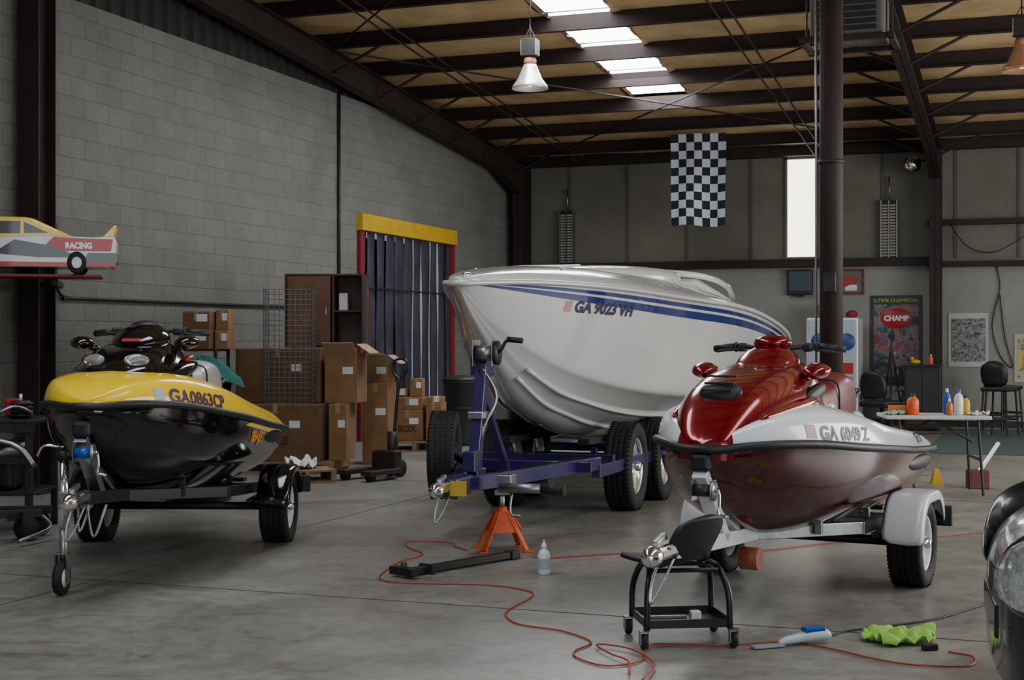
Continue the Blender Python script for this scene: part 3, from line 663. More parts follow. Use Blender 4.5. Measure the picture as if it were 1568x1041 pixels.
# ================================================================= BOAT
BB=(-.36,9.8); BP=D2R(18)
bo=E('speedboat',C(BB[0],BB[1],0),TH-BP)
BS=[(0,1.80,.012,1.812,.05,1.84),(.15,1.66,.05,1.72,.14,1.85),(.5,1.43,.12,1.53,.29,1.865),(1,1.10,.26,1.32,.47,1.87),(1.5,.86,.42,1.17,.66,1.86),(2,.73,.57,1.08,.83,1.84),(2.5,.62,.71,1.01,.98,1.815),(3.2,.53,.85,.95,1.13,1.79),(4,.48,.96,.92,1.24,1.77),(5,.46,1.05,.90,1.32,1.72),(6.2,.46,1.09,.9,1.36,1.62),(7.2,.46,1.09,.9,1.34,1.52),(7.9,.46,1.06,.9,1.28,1.42)]
secs=[]
for l,zk,c_,zc,g,zg in BS:
    q=lambda t,b=0:(g+(c_-g)*t+b, zg+(zc-zg)*t)
    pts=[(g,zg),q(.03),q(.045),q(.10),q(.12),q(.14),q(.5,.01),q(.93,.005),(c_,zc),(c_*.92,zc-.012),(c_*.66,zk+(zc-zk)*.64),(c_*.61,zk+(zc-zk)*.52),(c_*.34,zk+(zc-zk)*.31),(c_*.29,zk+(zc-zk)*.2),(0,zk)]
    secs.append(sym(l,pts))
half=[0,0,1,0,1,0,0,0,0,0,0,0,0,0]
bh=loft('hull',bo,secs,[WHITEG,NAVY],sub=2,rowm=half+half[::-1])
# lifting strakes under the hull
for sx in(-1,1):
    for fr in(.36,.66):
        tube('lifting_strake',bo,[(sx*c_*fr,l,zk+(zc-zk)*(fr*.96)-.012) for l,zk,c_,zc,g,zg in BS[3:]],.018,WHITEG,6,4)
pr=[(-b_[4]-.01,b_[0],b_[5]) for b_ in BS[::-1]]+[(0,-.05,1.84)]+[(b_[4]+.01,b_[0],b_[5]) for b_ in BS]
tube('rub_rail',bo,pr,.020,M('rail_grey',(.55,.56,.58),.3,.2),8,4)
crown=[.02,.045,.08,.12,.16,.20,.23,.26,.28,.28,.25,.20,.15]
secs=[]
for b_,k in zip(BS,crown):
    l,_,_,_,g,zg=b_
    secs.append(sym(l,[(g,zg),(g*.97,zg+.035),(g*.88,zg+.05+k*.15),(g*.60,zg+.03+k*.75),(g*.3,zg+.02+k*.95),(0,zg+.02+k)]))
bd=loft('deck',bo,secs,WHITEG)
secs=[sym(l,[(w,z-.10),(w,z),(w*.85,z+.05),(0,z+.06)]) for l,w,z in[(2.6,.25,2.02),(2.8,.45,2.05),(3.4,.6,2.08),(4.2,.72,2.09),(4.5,.7,2.07)]]
loft('raised_foredeck',bo,secs,WHITEG)
box('foredeck_hatch',bo,(.5,.5,.02),(0,2.0,2.055),WHITEP,rot=(.07,0,0),bevel=.008)
secs=[[(-.75,4.8,1.98),(-.75,4.8,2.06),(.75,4.8,2.06),(.75,4.8,1.98)],[(-.8,6.6,1.81),(-.8,6.6,1.90),(.8,6.6,1.90),(.8,6.6,1.81)]]
loft('cockpit_cushion',bo,secs,M('white_vinyl',(.5,.5,.49),.5),sub=0,closed=True)
tube('cockpit_coaming',bo,[(-.8,6.7,1.92),(-.9,5.6,2.02),(-.75,4.7,2.09),(0,4.55,2.13),(.75,4.7,2.09),(.9,5.6,2.02),(.8,6.7,1.92)],.03,WHITEG,8,5)
for sx in(-1,1): tube('cleat',bo,[(sx*.35,1.25,1.96),(sx*.35,1.3,2.0),(sx*.36,1.42,2.0),(sx*.36,1.47,1.96)],.01,CHROME,6,3)
ell('nav_light',bo,(.03,.06,.02),(0,.15,1.905),CHROME)
ell('bow_eye',bo,(.025,.03,.04),(0,.60,1.33),CHROME)
label('registration_lettering',bo,'GA 9023 VH',.115,M('reg_navy',(.02,.02,.06),.4),axes((2.2,1.20,1.665),(0,1,-.03),(0,0,1)),bold=.006,target=bh,direc=(-1,0,0),sx=1.25)
patch('registration_sticker',bo,[(0,0),(.08,0),(.08,.08),(0,.08)],M('sticker_o',(.5,.25,.25),.4),axes((2.2,1.08,1.665),(0,1,-.02),(0,0,1)),bh,(-1,0,0),res=4)
label('registration_lettering',bo,'GA 9023 VH',.115,M('reg_navy',(.02,.02,.06),.4),axes((-2.2,2.0,1.63),(0,-1,.03),(0,0,1)),bold=.006,target=bh,direc=(1,0,0),sx=1.25)
box('outdrive_housing',bo,(.25,.4,.8),(0,8.1,.75),M('outdrive_grey',(.1,.1,.11),.4),bevel=.05); ell('gearcase_bullet',bo,(.08,.3,.08),(0,8.15,.42),DKSTEEL)
bt=E('boat_trailer',C(BB[0],BB[1],0),TH-BP)
Z=.48
CH2=M('chrome_rim',(.85,.85,.86),.22,.9)
for sx in(-1,1):
    beam('a_frame_arm',bt,(0.1,-.35,Z),(sx*.55+.0,1.65,Z),.07,.10,BLUEM); beam('side_rail',bt,(sx*.55,1.6,Z-.06),(sx*.80,6.8,Z-.06),.07,.10,BLUEM)
    for k,wl in enumerate((2.66,3.52)):
        wheel(bt,(sx*.54 if k==0 else sx*.60,wl,.375),.375,.24,CH2,out=sx,spokes=10,rimr=.62,back=STEEL)
    beam('bunk',bt,(sx*.34,2.0,.62),(sx*.45,6.6,.52),.1,.05,M('bunk_carpet',(.02,.02,.023),.95))
    for ll in(2.2,4.6,6.2): beam('bunk_post',bt,(sx*.38,ll,Z-.06),(sx*.38,ll,.56),.05,.05,BLUEM)
for ll in(1.3,2.0): beam('crossmember',bt,(-.6,ll,Z),(.6,ll,Z),.07,.08,BLUEM)
for ll in(4.6,6.2): beam('crossmember',bt,(-.7,ll,Z-.10),(.7,ll,Z-.10),.07,.08,BLUEM)
for wl in(2.66,3.52): cyl('axle',bt,(-.54,wl,.375),(.54,wl,.375),.035,DKSTEEL)
beam('winch_mast',bt,(.10,-.0,Z),(.10,.22,1.34),.075,.09,BLUEM); beam('mast_brace',bt,(.10,.75,Z),(.10,.22,1.05),.05,.05,BLUEM)
box('mast_step',bt,(.09,.12,.14),(.10,-.04,.62),BLUEM); box('mast_clamp',bt,(.11,.13,.05),(.10,.10,.93),STEEL)
w=E('winch',(.14,.14,1.36),parent=bt); cyl('drum',w,(-.06,0,0),(.06,0,0),.055,STEEL); boxes('side_plates',w,[((.008,.16,.18),(-.07,0,0)),((.008,.16,.18),(.07,0,0))],STEEL,bevel=.002); lathe('gear',w,[(0,.08),(.085,.08),(.085,.095),(0,.095)],DKSTEEL,axis='X')
tube('crank',w,[(.09,0,0),(.12,0,.03),(.15,0,.08),(.20,0,.10),(.24,0,.09)],.012,DKSTEEL,8,4); cyl('crank_grip',w,(.16,0,.095),(.27,0,.085),.02,BLACK)
tube('winch_strap',bt,[(.10,.22,1.38),(.06,.4,1.36),(0,.58,1.34)],.012,TEAL,6,3)
tube('safety_cable',bt,[(.12,.15,1.25),(.2,.2,1.05),(.14,.1,.85),(.12,.08,.7)],.01,STEEL,6,4)
box('bow_roller_bracket',bt,(.14,.12,.14),(.06,.30,1.27),BLUEM); cyl('bow_roller',bt,(-.06,.42,1.30),(.12,.42,1.30),.04,BLACK)
coupler(bt,-.62,Z,.08)
box('coupler_mount',bt,(.16,.34,.13),(.08,-.32,Z),BLUEM,bevel=.02); box('serial_plate',bt,(.11,.005,.10),(.17,-.495,Z-.0),YELP,rot=(0,0,.35))
cyl('jack_tube',bt,(.34,-.14,Z-.02),(.72,-.16,Z-.02),.032,STEEL); cyl('jack_sleeve',bt,(.64,-.155,Z-.02),(.80,-.17,Z-.02),.042,DKSTEEL); tube('jack_crank',bt,[(.42,-.13,Z-.05),(.42,-.17,Z-.16),(.44,-.18,Z-.20),(.50,-.19,Z-.20)],.009,STEEL,6,3); box('jack_swivel',bt,(.10,.12,.12),(.36,-.06,Z),STEEL)
sp=wheel(bt,(-.36,.66,.60),.325,.20,DKSTEEL,out=-1); beam('spare_bracket',bt,(0,.5,Z+.02),(-.28,.64,.60),.05,.05,BLUEM)
sp.rotation_euler=(0,0,D2R(14))
js=E('jack_stand',C(-.07,9.82,0),TH+.2)
for a,b_ in((-1,-1),(1,-1),(1,1),(-1,1)):
    beam('leg',js,(.035*a,.035*b_,.27),(.15*a,.13*b_,.012),.045,.012,ORANGE,bevel=.002); box('foot',js,(.06,.05,.012),(.155*a,.135*b_,.006),ORANGE)
for i in range(4):
    ang=i*math.pi/2; c1,s1=math.cos(ang),math.sin(ang)
    f=lambda x,y,z:(x*c1-y*s1,x*s1+y*c1,z)
    obj('side_panel',js,[f(-.05,-.045,.27),f(.05,-.045,.27),f(.10,-.095,.13),f(-.10,-.095,.13)],[(0,1,2,3)],ORANGE)
cyl('sleeve',js,(0,0,.16),(0,0,.30),.034,ORANGE); cyl('ratchet_post',js,(0,0,.28),(0,0,.385),.02,STEEL); boxes('saddle',js,[((.10,.05,.015),(0,0,.39)),((.015,.05,.03),(-.045,0,.402)),((.015,.05,.03),(.045,0,.402))],STEEL); tube('ratchet_handle',js,[(.03,0,.22),(.09,-.02,.21),(.13,-.03,.14)],.008,ORANGE,6,3)

a=C(-.66,8.68,.03); b_=C(.00,9.42,.03)
tbm=E('tow_bar',(0,0,0)); beam('bar',tbm,a,b_,.06,.04,BLACK); dd=(a-b_).normalized(); pp=Vector((-dd.y,dd.x,0))
beam('cross_head',tbm,a-pp*.10+Vector((0,0,.01)),a+pp*.10+Vector((0,0,.01)),.06,.05,BLACK); cyl('pin',tbm,a,a+Vector((0,0,.06)),.02,DKSTEEL); beam('lug',tbm,a+dd*-.2-pp*.06,a+dd*-.2+pp*.06,.03,.06,DKSTEEL); beam('foot_pad',tbm,b_-pp*.04,b_+pp*.04,.08,.05,BLACK)

def fp(l,z=.007): return [C(x,y,z) for y,x in l]
tube('extension_cord',None,fp([(9.75,-.30),(9.95,-.40),(10.14,-.44),(10.2,-.74),(9.9,-.72),(9.58,-.60),(9.3,-.72),(8.98,-.78),(8.6,-.80),(8.45,-.62),(8.39,-.17),(8.2,.08),(8.0,.11),(7.56,-.03),(7.3,-.0),(7.18,.08),(7.06,.246),(6.8,.378),(6.60,.29),(6.45,.30),(6.30,.42),(6.4,.58),(6.62,.62),(6.75,.70),(6.72,.98),(6.80,1.31),(6.66,1.486),(6.45,1.634),(6.32,1.788),(6.30,2.02),(6.48,2.10),(6.58,2.02)]),.0045,CABLER,6,6)
tube('extension_cord',None,fp([(9.45,.14),(9.41,.24),(9.53,.507),(9.64,.868),(9.7,1.6),(10.2,2.4),(10.44,3.10),(10.6,3.4),(10.72,3.8)]),.0045,CABLER,6,6)
tube('extension_cord',None,fp([(6.1,.50),(6.35,.52),(6.5,.45),(6.7,.40),(6.6,.55),(6.3,.63),(6.0,.55)],.017),.0045,CABLER,6,6)
tube('power_cord',None,fp([(6.86,1.50),(6.95,1.56),(7.06,1.67),(7.22,1.975),(7.39,2.226),(7.71,2.53),(8.2,3.0),(8.9,3.6)]),.005,CABLEK,6,6)
box('cord_plug',None,(.08,.03,.03),C(1.95,6.64,.016),REDOX,rot=(0,0,.5),bevel=.008)

bt2=E('spray_bottle',C(.198,8.8,0)); lathe('body',bt2,[(0,0),(.034,0),(.038,.008),(.038,.12),(.03,.145),(.014,.158),(.014,.17),(0,.17)],WHITEP); lathe('cap',bt2,[(.016,.165),(.016,.19),(.006,.195),(.004,.215),(0,.215)],WHITEP); lathe('label',bt2,[(.0385,.035),(.0385,.10)],M('blue_label',(.35,.38,.5),.5))

st=E('rolling_mechanic_stool',C(.81,6.86,0),TH+.12)
FR=M('stool_frame',(.010,.010,.011),.35)
for sx in(-1,1):
    tube('side_hoop',st,[(sx*.20,-.17,.09),(sx*.195,-.165,.25),(sx*.17,-.10,.355),(sx*.16,0,.37),(sx*.17,.10,.355),(sx*.195,.165,.25),(sx*.20,.17,.09)],.016,FR,8,5)
    for sy in(-1,1):
        q=E('caster',(sx*.215,sy*.185,0),parent=st)
        lathe('wheel',q,[(0,-.014),(.034,-.014),(.038,0),(.034,.014),(0,.014)],RUBBER,loc=(0,0,.038),axis='X'); boxes('fork',q,[((.004,.035,.06),(-.019,.005,.055)),((.004,.035,.06),(.019,.005,.055)),((.045,.045,.006),(0,.005,.086))],STEEL); lathe('cap',q,[(0,.016),(.015,.016),(.015,-.016),(0,-.016)],STEEL,loc=(0,0,.038),axis='X')
tray=[((.40,.34,.008),(0,0,.10)),((.40,.008,.04),(0,-.17,.115)),((.40,.008,.04),(0,.17,.115)),((.008,.34,.04),(-.2,0,.115)),((.008,.34,.04),(.2,0,.115))]
boxes('tool_tray',st,tray,FR)
tubes('cross_bars',st,[[(-.17,-.1,.355),(.17,-.1,.355)],[(-.17,.1,.355),(.17,.1,.355)]],.012,FR)
# bucket shell: pan curving up into a wide backrest on the right hand side
secs=[]
prof=[(-.16,.395),(-.12,.385),(-.04,.375),(.04,.378),(.10,.40),(.155,.45),(.20,.52),(.235,.59),(.25,.625)]
for x,z in prof:
    row=[]
    for t in range(9):
        u=-1+2*t/8; wd=.19 if x<.24 else .16
        row.append((x-(.05*u*u if x>.1 else 0),u*wd-.09,z+(.03*u*u if x<.1 else -.02*u*u)))
    secs.append(row)
so=loft('seat_shell',st,secs,BLACK,cap=False); so.rotation_euler=(0,0,-.85); m_=so.modifiers.new('t','SOLIDIFY'); m_.thickness=.026
box('parts_box',st,(.05,.05,.05),(.06,-.06,.13),PAPER); box('wrench',st,(.18,.025,.01),(-.05,.03,.112),CHROME)

po=E('handheld_sander',C(1.38,6.76,0),TH+.35)
secs=[[(x,r*math.cos(a)*.9,.035+h+r*math.sin(a)*.8) for a in[2*math.pi*k/8 for k in range(8)]] for x,r,h in[(-.13,.006,-.02),(-.12,.025,-.008),(-.02,.030,.0),(.04,.040,.008),(.12,.042,.010),(.15,.028,.005),(.155,.01,0)]]
loft('body',po,secs,M('tool_white',(.55,.62,.68),.3),closed=True); box('blue_grip',po,(.11,.05,.022),(.06,0,.072),BLUEB,bevel=.01); box('blade_guard',po,(.16,.055,.012),(-.19,0,.010),M('tool_gray',(.3,.32,.34),.4),bevel=.005)
def cloth(name,loc,rz,w,h,mat,amp=.04,n=24,seed=0,crumple=6,par=None):
    V=[];F=[]
    for i in range(n+1):
        for j in range(n+1):
            u,v=i/n-.5,j/n-.5
            p=Vector((u*crumple,v*crumple,seed)); z=abs(mnoise.noise(p))*amp*1.6+abs(mnoise.noise(p*1.8))*amp*.4
            ed=1+.35*mnoise.noise(Vector((math.cos(math.atan2(v,u))*1.8,math.sin(math.atan2(v,u))*1.8,seed)))
            rr=max(abs(u),abs(v))/max(1e-6,math.hypot(u,v))*1.12
            V.append((u*w*ed*rr*1.1,v*h*ed*rr*1.1,z+.006))
    for i in range(n):
        for j in range(n):
            a=i*(n+1)+j; F.append((a,a+1,a+n+2,a+n+1))
    o=obj(name,par,V,F,mat,smooth=True,loc=loc,rot=(0,0,rz),recalc=False); m=o.modifiers.new('s','SOLIDIFY'); m.thickness=.004; return o
cloth('microfiber_cloth',C(1.87,6.86,0),TH+.2,.29,.24,M('lime_cloth',(.32,.62,.10),.95,bump=.3,bscale=90),amp=.055,seed=2,crumple=4)

# ================================================================= LEFT CLUTTER
def carton(loc,size,rz=0,mat=None,flaps=False,name='cardboard_box',tape=True,mark=None):
    e=E(name,loc,rz); m=mat or CARD; w,d_,h=size
    if flaps:
        t=.006
        boxes('walls',e,[((w,t,h),(0,-d_/2,h/2)),((w,t,h),(0,d_/2,h/2)),((t,d_,h),(-w/2,0,h/2)),((t,d_,h),(w/2,0,h/2)),((w,d_,t),(0,0,t))],m)
        boxes('flaps',e,[((w,.2,t),(0,-d_/2-.07,h+.05),(-.7,0,0)),((.18,d_,t),(w/2+.07,0,h+.05),(0,.6,0))],M('carton_inside',(.38,.25,.14),.85))
        box('contents',e,(w*.9,d_*.9,.05),(0,0,h-.06),PAPER)
    else:
        box('body',e,(w,d_,h),(0,0,h/2),m,bevel=.006)
        if tape: boxes('tape',e,[((.05,d_+.004,.003),(0,0,h+.001)),((.05,.003,.1),(0,-d_/2-.001,h-.05)),((w+.003,.003,.004),(0,-d_/2,h-.012))],TAPE)
    box('shipping_label',e,(min(.12,w*.4),.002,.08),(w*.22,-d_/2-.004,h*.65),PAPER,bevel=0)
    if mark: label('print',e,mark,.12,M('print_red',(.12,.02,.015),.8),axes((-w*.3,-d_/2-.006,h*.3),(1,0,0),(0,0,1)),bold=.004)
    return e
R0=TH*.6
p=E('wooden_pallet',C(-2.55,15.9,0),R0)
PLL=lambda w,d_:[((w,.09,.018),(0,-d_/2+.05+i*(d_-.1)/5,.12)) for i in range(6)]+[((.05,d_,.09),(x,0,.066)) for x in(-w/2+.03,0,w/2-.03)]+[((w,.09,.018),(0,y,.01)) for y in(-d_/2+.05,0,d_/2-.05)]
boxes('boards',p,PLL(1.3,.9),WOOD)
carton(C(-2.52,15.9,.131),(1.0,.85,.62),R0,CARD2,mark='FRAGILE')
carton(C(-1.88,15.75,.131),(.20,.4,.62),R0)
carton(C(-2.56,16.1,.755),(.98,.60,.60),R0,CARD2)
carton(C(-1.86,15.95,.755),(.36,.46,.55),R0,CARD,flaps=True)
carton(C(-1.56,16.75,0),(.30,.45,.95),R0,CARD); carton(C(-1.56,16.75,.953),(.28,.35,.22),R0,CARD,flaps=True)
cb_=E('storage_cabinet',C(-2.10,16.55,1.362),R0+.12)
boxes('carcass',cb_,[((.02,.42,.85),(-.50,0,.425)),((.02,.42,.85),(.05,0,.425)),((.02,.42,.85),(.40,0,.425)),((.92,.42,.02),(-.05,0,.84)),((.92,.42,.02),(-.05,0,.01)),((.92,.02,.85),(-.05,.20,.425)),((.35,.40,.02),(.22,0,.42))],BROWN)
box('door_panel',cb_,(.50,.02,.80),(-.23,-.22,.42),M('cabinet_door',(.12,.05,.022),.5,var=.4,scale=3)); box('open_door',cb_,(.02,.30,.82),(.42,-.36,.42),M('cabinet_dark',(.02,.015,.013),.4)); box('handle',cb_,(.02,.02,.10),(-.03,-.24,.42),STEEL); box('contents',cb_,(.10,.2,.2),(.15,0,.53),PAPER)
wg=E('wire_basket_cage',C(-2.46,15.58,.757),R0)
def grid(w,h,n,m): 
    return [[(-w/2+w*i/n,0,0),(-w/2+w*i/n,0,h)] for i in range(n+1)]+[[(-w/2,0,h*j/m),(w/2,0,h*j/m)] for j in range(m+1)]
g1=grid(.54,1.25,9,22); 
wc=[[Vector(p) for p in q] for q in g1]
g2=grid(.16,1.25,3,22)
wc2=[[Vector((.27,p[0]+.08,p[2])) for p in q] for q in g2]; wc3=[[Vector((-.27,p[0]+.08,p[2])) for p in q] for q in g2]
tubes('wire_panels',wg,wc+wc2+wc3,.005,STEEL,4)
sh=E('storage_shelf',C(-3.42,15.35,0),R0)
boxes('frame',sh,[((.03,.03,1.35),(x,y,.675)) for x in(-.3,.3) for y in(-.2,.2)]+[((.62,.42,.02),(0,0,z)) for z in(.2,.7,1.34)],DKSTEEL)
carton(C(-3.38,15.35,1.352),(.34,.3,.20),R0,CARD2); carton(C(-3.11,15.42,1.352),(.14,.25,.2),R0,CARD); carton(C(-3.36,15.35,1.557),(.30,.28,.20),R0,CARD2); carton(C(-3.11,15.42,1.557),(.14,.2,.22),R0,CARD); carton(C(-3.4,15.35,.712),(.4,.35,.3),R0,CARD)
p=E('wooden_pallet',C(-1.22,18.8,0),R0); boxes('boards',p,PLL(.85,.7),WOOD)
carton(C(-1.34,18.85,.131),(.42,.5,.40),R0,CARD,mark='BOX'); carton(C(-1.34,18.85,.535),(.40,.48,.16),R0,CARD); carton(C(-1.00,18.75,.131),(.20,.4,.50),R0,CARD); carton(C(-1.00,18.77,.635),(.18,.36,.07),R0,CARD)
carton(C(-1.25,18.85,.70),(.16,.2,.24),R0,CARD); carton(C(-1.48,18.9,.70),(.22,.3,.10),R0,CARD)
p=E('wooden_pallet',C(-2.15,14.6,0),R0+.5); boxes('boards',p,PLL(.6,.5),WOOD); cloth('white_plastic_bag',C(-2.18,14.65,.13),.3,.30,.25,PAPER,amp=.13,seed=8,crumple=3)
pj=E('pallet_jack',C(-1.30,15.05,0),R0+1.1)
FRM=M('pallet_jack_grey',(.04,.028,.028),.45,.3,var=.3)
boxes('forks',pj,[((.5,.14,.05),(-.33,-.17,.085)),((.5,.14,.05),(-.33,.17,.085))],FRM,bevel=.01); box('head_block',pj,(.12,.34,.22),(-.04,0,.18),FRM,bevel=.03); cyl('pump',pj,(.06,0,.15),(.06,0,.48),.06,FRM); 
for sy in(-.06,.06): lathe('steer_wheel',pj,[(0,-.025),(.09,-.025),(.09,.025),(0,.025)],RUBBER,loc=(.1,sy,.09),axis='Y')
for sy in(-.17,.17): lathe('load_roller',pj,[(0,-.04),(.04,-.04),(.04,.04),(0,.04)],RUBBER,loc=(-.50,sy,.042),axis='Y')
tube('handle_shaft',pj,[(.08,0,.4),(.13,0,.8),(.17,0,1.05)],.018,FRM,8,3); tube('handle_loop',pj,[(.17,0,1.03),(.175,-.09,1.10),(.19,-.08,1.22),(.195,0,1.25),(.19,.08,1.22),(.175,.09,1.10),(.17,0,1.03)],.014,FRM,8,4)
t=E('trash_can',C(-.70,19.6,0)); G=M('can_green',(.02,.024,.024),.5)
lathe('body',t,[(0,.02),(.19,.02),(.2,.05),(.235,.85),(.25,.86),(.25,.9),(.23,.9),(.22,.86),(.18,.06),(0,.06)],G); lathe('ribs',t,[(.222,.5),(.232,.51),(.226,.53)],G); lathe('lid',t,[(0,.97),(.15,.96),(.25,.92),(.26,.9),(.24,.895)],G)
for sx in(-1,1): lathe('wheel',t,[(0,-.02),(.06,-.02),(.06,.02),(0,.02)],RUBBER,loc=(sx*.17,.15,.06),axis='X')
P=E('framed_picture',(W+.03,22.75,1.75),math.pi/2); box('frame',P,(.75,.03,.85),(0,0,0),BLACK); box('print',P,(.62,.01,.7),(0,-.018,0),M('print_blue',(.15,.2,.24),.4,var=.5,scale=5),bevel=0)
br_=E('tarp_covered_drum',C(-2.84,12.9,0)); lathe('drum',br_,[(0,0),(.29,0),(.29,.3),(.3,.31),(.29,.33),(.29,.6),(.3,.61),(.29,.63),(.29,1.05),(0,1.05)],M('drum_dark',(.010,.012,.014),.4))
V=[];F=[];n=36;rg=[0,.12,.22,.28,.33,.345,.36]
for i,r in enumerate(rg):
    for k in range(n):
        a=2*math.pi*k/n; z=[1.30,1.27,1.22,1.16,1.12,1.08,1.03][i]+.04*mnoise.noise(Vector((math.cos(a)*2,math.sin(a)*2,i*.4)))
        rr=r*(1+.08*math.sin(a*7)*(i/6)+.05*math.sin(a*3)*(i>2)); V.append((rr*math.cos(a)*1.1,rr*math.sin(a),z-(.0 if i<5 else .05*math.sin(a*5))))
for i in range(len(rg)-1):
    for k in range(n): F.append((i*n+k,i*n+(k+1)%n,(i+1)*n+(k+1)%n,(i+1)*n+k))
obj('tarp',br_,V,F,TEAL,smooth=True,recalc=False)
# stock race car display on wall shelf: flat-sided, boxy body
rc=E('model_race_car',C(-4.50,12.75,2.04),TH+D2R(14)); rc.scale=(1.22,1.1,1.45)
RW=M('car_white',(.6,.6,.6),.3,coat=.4); RK=M('car_black',(.012,.012,.012),.3,coat=.4); RY=M('car_yellow',(.75,.5,.02),.3,coat=.4)
extrude_y('body',rc,[(-.80,.04),(-.80,.12),(-.72,.155),(-.42,.20),(.20,.235),(.58,.225),(.74,.235),(.76,.20),(.75,.06),(.70,.04)],-.22,.22,RW,bevel=.012)
extrude_y('cabin',rc,[(-.50,.195),(-.26,.335),(-.20,.345),(.12,.345),(.18,.335),(.46,.225)],-.19,.19,RY,bevel=.015)
extrude_y('side_windows',rc,[(-.36,.235),(-.24,.315),(.10,.32),(.28,.25)],-.196,.196,RK,bevel=0)
boxes('window_pillars',rc,[((.022,.40,.10),(-.10,0,.28)),((.022,.40,.10),(.10,0,.28))],RY)
extrude_y('hood_stripe',rc,[(-.72,.157),(-.42,.202),(-.42,.206),(-.72,.161)],-.12,.12,REDP)
extrude_y('rear_spoiler',rc,[(.66,.23),(.74,.235),(.76,.30),(.745,.305)],-.20,.20,RY,bevel=.003)
extrude_y('red_rear_quarter',rc,[(.22,.14),(.72,.14),(.735,.215),(.60,.215),(.32,.225)],-.224,.224,REDP)
extrude_y('black_rocker_flash',rc,[(-.10,.12),(.22,.10),(.52,.10),(.30,.17),(.05,.205)],-.226,.226,RK)
extrude_y('red_sill',rc,[(-.79,.045),(.74,.045),(.74,.07),(-.79,.07)],-.225,.225,REDP)
extrude_y('black_rear_bumper',rc,[(.52,.07),(.765,.07),(.77,.13),(.56,.13)],-.227,.227,RK)
label('door_number',rc,'06',.11,REDP,axes((-.30,-.232,.10),(1,0,0),(0,0,1)),bold=.006); label('sponsor_lettering',rc,'RACING',.05,WHITEP,axes((.40,-.232,.155),(1,0,0),(0,0,1)),bold=.003)
lathe('door_roundel',rc,[(0,-.2275),(.075,-.2275)],RY,axis='Y',loc=(-.245,0,.14))
for x in(-.50,.48):
    for sy in(-1,1):
        lathe('wheel',rc,[(0,-.02),(.055,-.02),(.068,-.012),(.068,.012),(.055,.02),(0,.02)],RUBBER,loc=(x,sy*.215,.068),axis='Y'); lathe('wheel_rim',rc,[(0,sy*.022),(.035,sy*.022)],STEEL,loc=(x,sy*.215,.068),axis='Y')
box('shelf_board',rc,(1.3,.40,.02),(0,.02,-.012),M('shelf_red',(.16,.015,.015),.5))
box('wall_bracket',rc,(.05,.75,.04),(.3,.55,-.042),DKSTEEL); box('wall_bracket',rc,(.05,.75,.04),(-.4,.55,-.042),DKSTEEL)
mr=E('engine_parts_rack',C(-4.15,10.9,0),TH)
boxes('posts',mr,[((.05,.05,.85),(x,y,.425)) for x in(-.55,.55) for y in(-.3,.3)],DKSTEEL,bevel=.004)
boxes('shelves',mr,[((1.2,.7,.03),(0,0,.84)),((1.15,.65,.02),(0,0,.30)),((1.2,.04,.08),(0,-.33,.80)),((1.15,.04,.05),(0,-.33,.55))],DKSTEEL,bevel=.004)
for x,m in((-.3,DKSTEEL),(.1,DKSTEEL),(.42,DKSTEEL)):
    cyl('cylinder_barrel',mr,(x,-.1,.86),(x,-.1,.99),.07,m); lathe('cooling_fins',mr,sum([[(.07,.87+.03*i),(.09,.875+.03*i),(.09,.883+.03*i),(.07,.888+.03*i)] for i in range(4)],[]),m,loc=(x,-.1,0)); cyl('spark_plug',mr,(x,-.1,.99),(x,-.1,1.04),.012,PAPER)
tube('coiled_hose',mr,[(.2,-.2,.87),(.3,-.28,.9),(.42,-.24,.95),(.5,-.12,.90),(.45,0,.87)],.015,STEEL,8,4); box('red_shop_light',mr,(.12,.1,.14),(.30,.1,.93),REDP,bevel=.02)
cyl('exhaust_canister',mr,(-.45,-.15,.62),(.5,-.2,.60),.08,STEEL); box('gearbox_case',mr,(.35,.3,.25),(.2,0,.435),DKSTEEL,bevel=.04); box('red_toolbox',mr,(.4,.25,.2),(-.3,0,.41),REDP,bevel=.02)
tube('loose_pipe',mr,[(-.5,-.35,.7),(0,-.4,.73),(.45,-.38,.68),(.62,-.36,.5)],.022,STEEL,8,5); tubes('cross_braces',mr,[[(-.55,-.33,.05),(.55,-.33,.78)],[(.55,-.33,.05),(-.55,-.33,.78)]],.012,DKSTEEL)
ht=E('equipment_dolly',C(-3.95,10.05,0),TH); beam('rail',ht,(-.6,0,.18),(.55,.25,.20),.06,.06,BLACK); beam('rail',ht,(-.6,.35,.18),(.55,.45,.20),.06,.06,BLACK); boxes('cross',ht,[((.06,.45,.05),(x,.25,.19)) for x in(-.4,.0,.4)],BLACK)
for x,y in((-.4,-.02),(.45,.2),(-.4,.42),(.45,.47)): lathe('wheel',ht,[(0,-.025),(.085,-.025),(.095,0),(.085,.025),(0,.025)],RUBBER,loc=(x,y,.095),axis='Y')
box('motor',ht,(.25,.22,.2),(-.1,.2,.32),DKSTEEL,bevel=.04); tube('lever_bar',ht,[(.5,.3,.2),(.62,.2,.1),(.5,-.1,.04)],.015,STEEL,8,4)

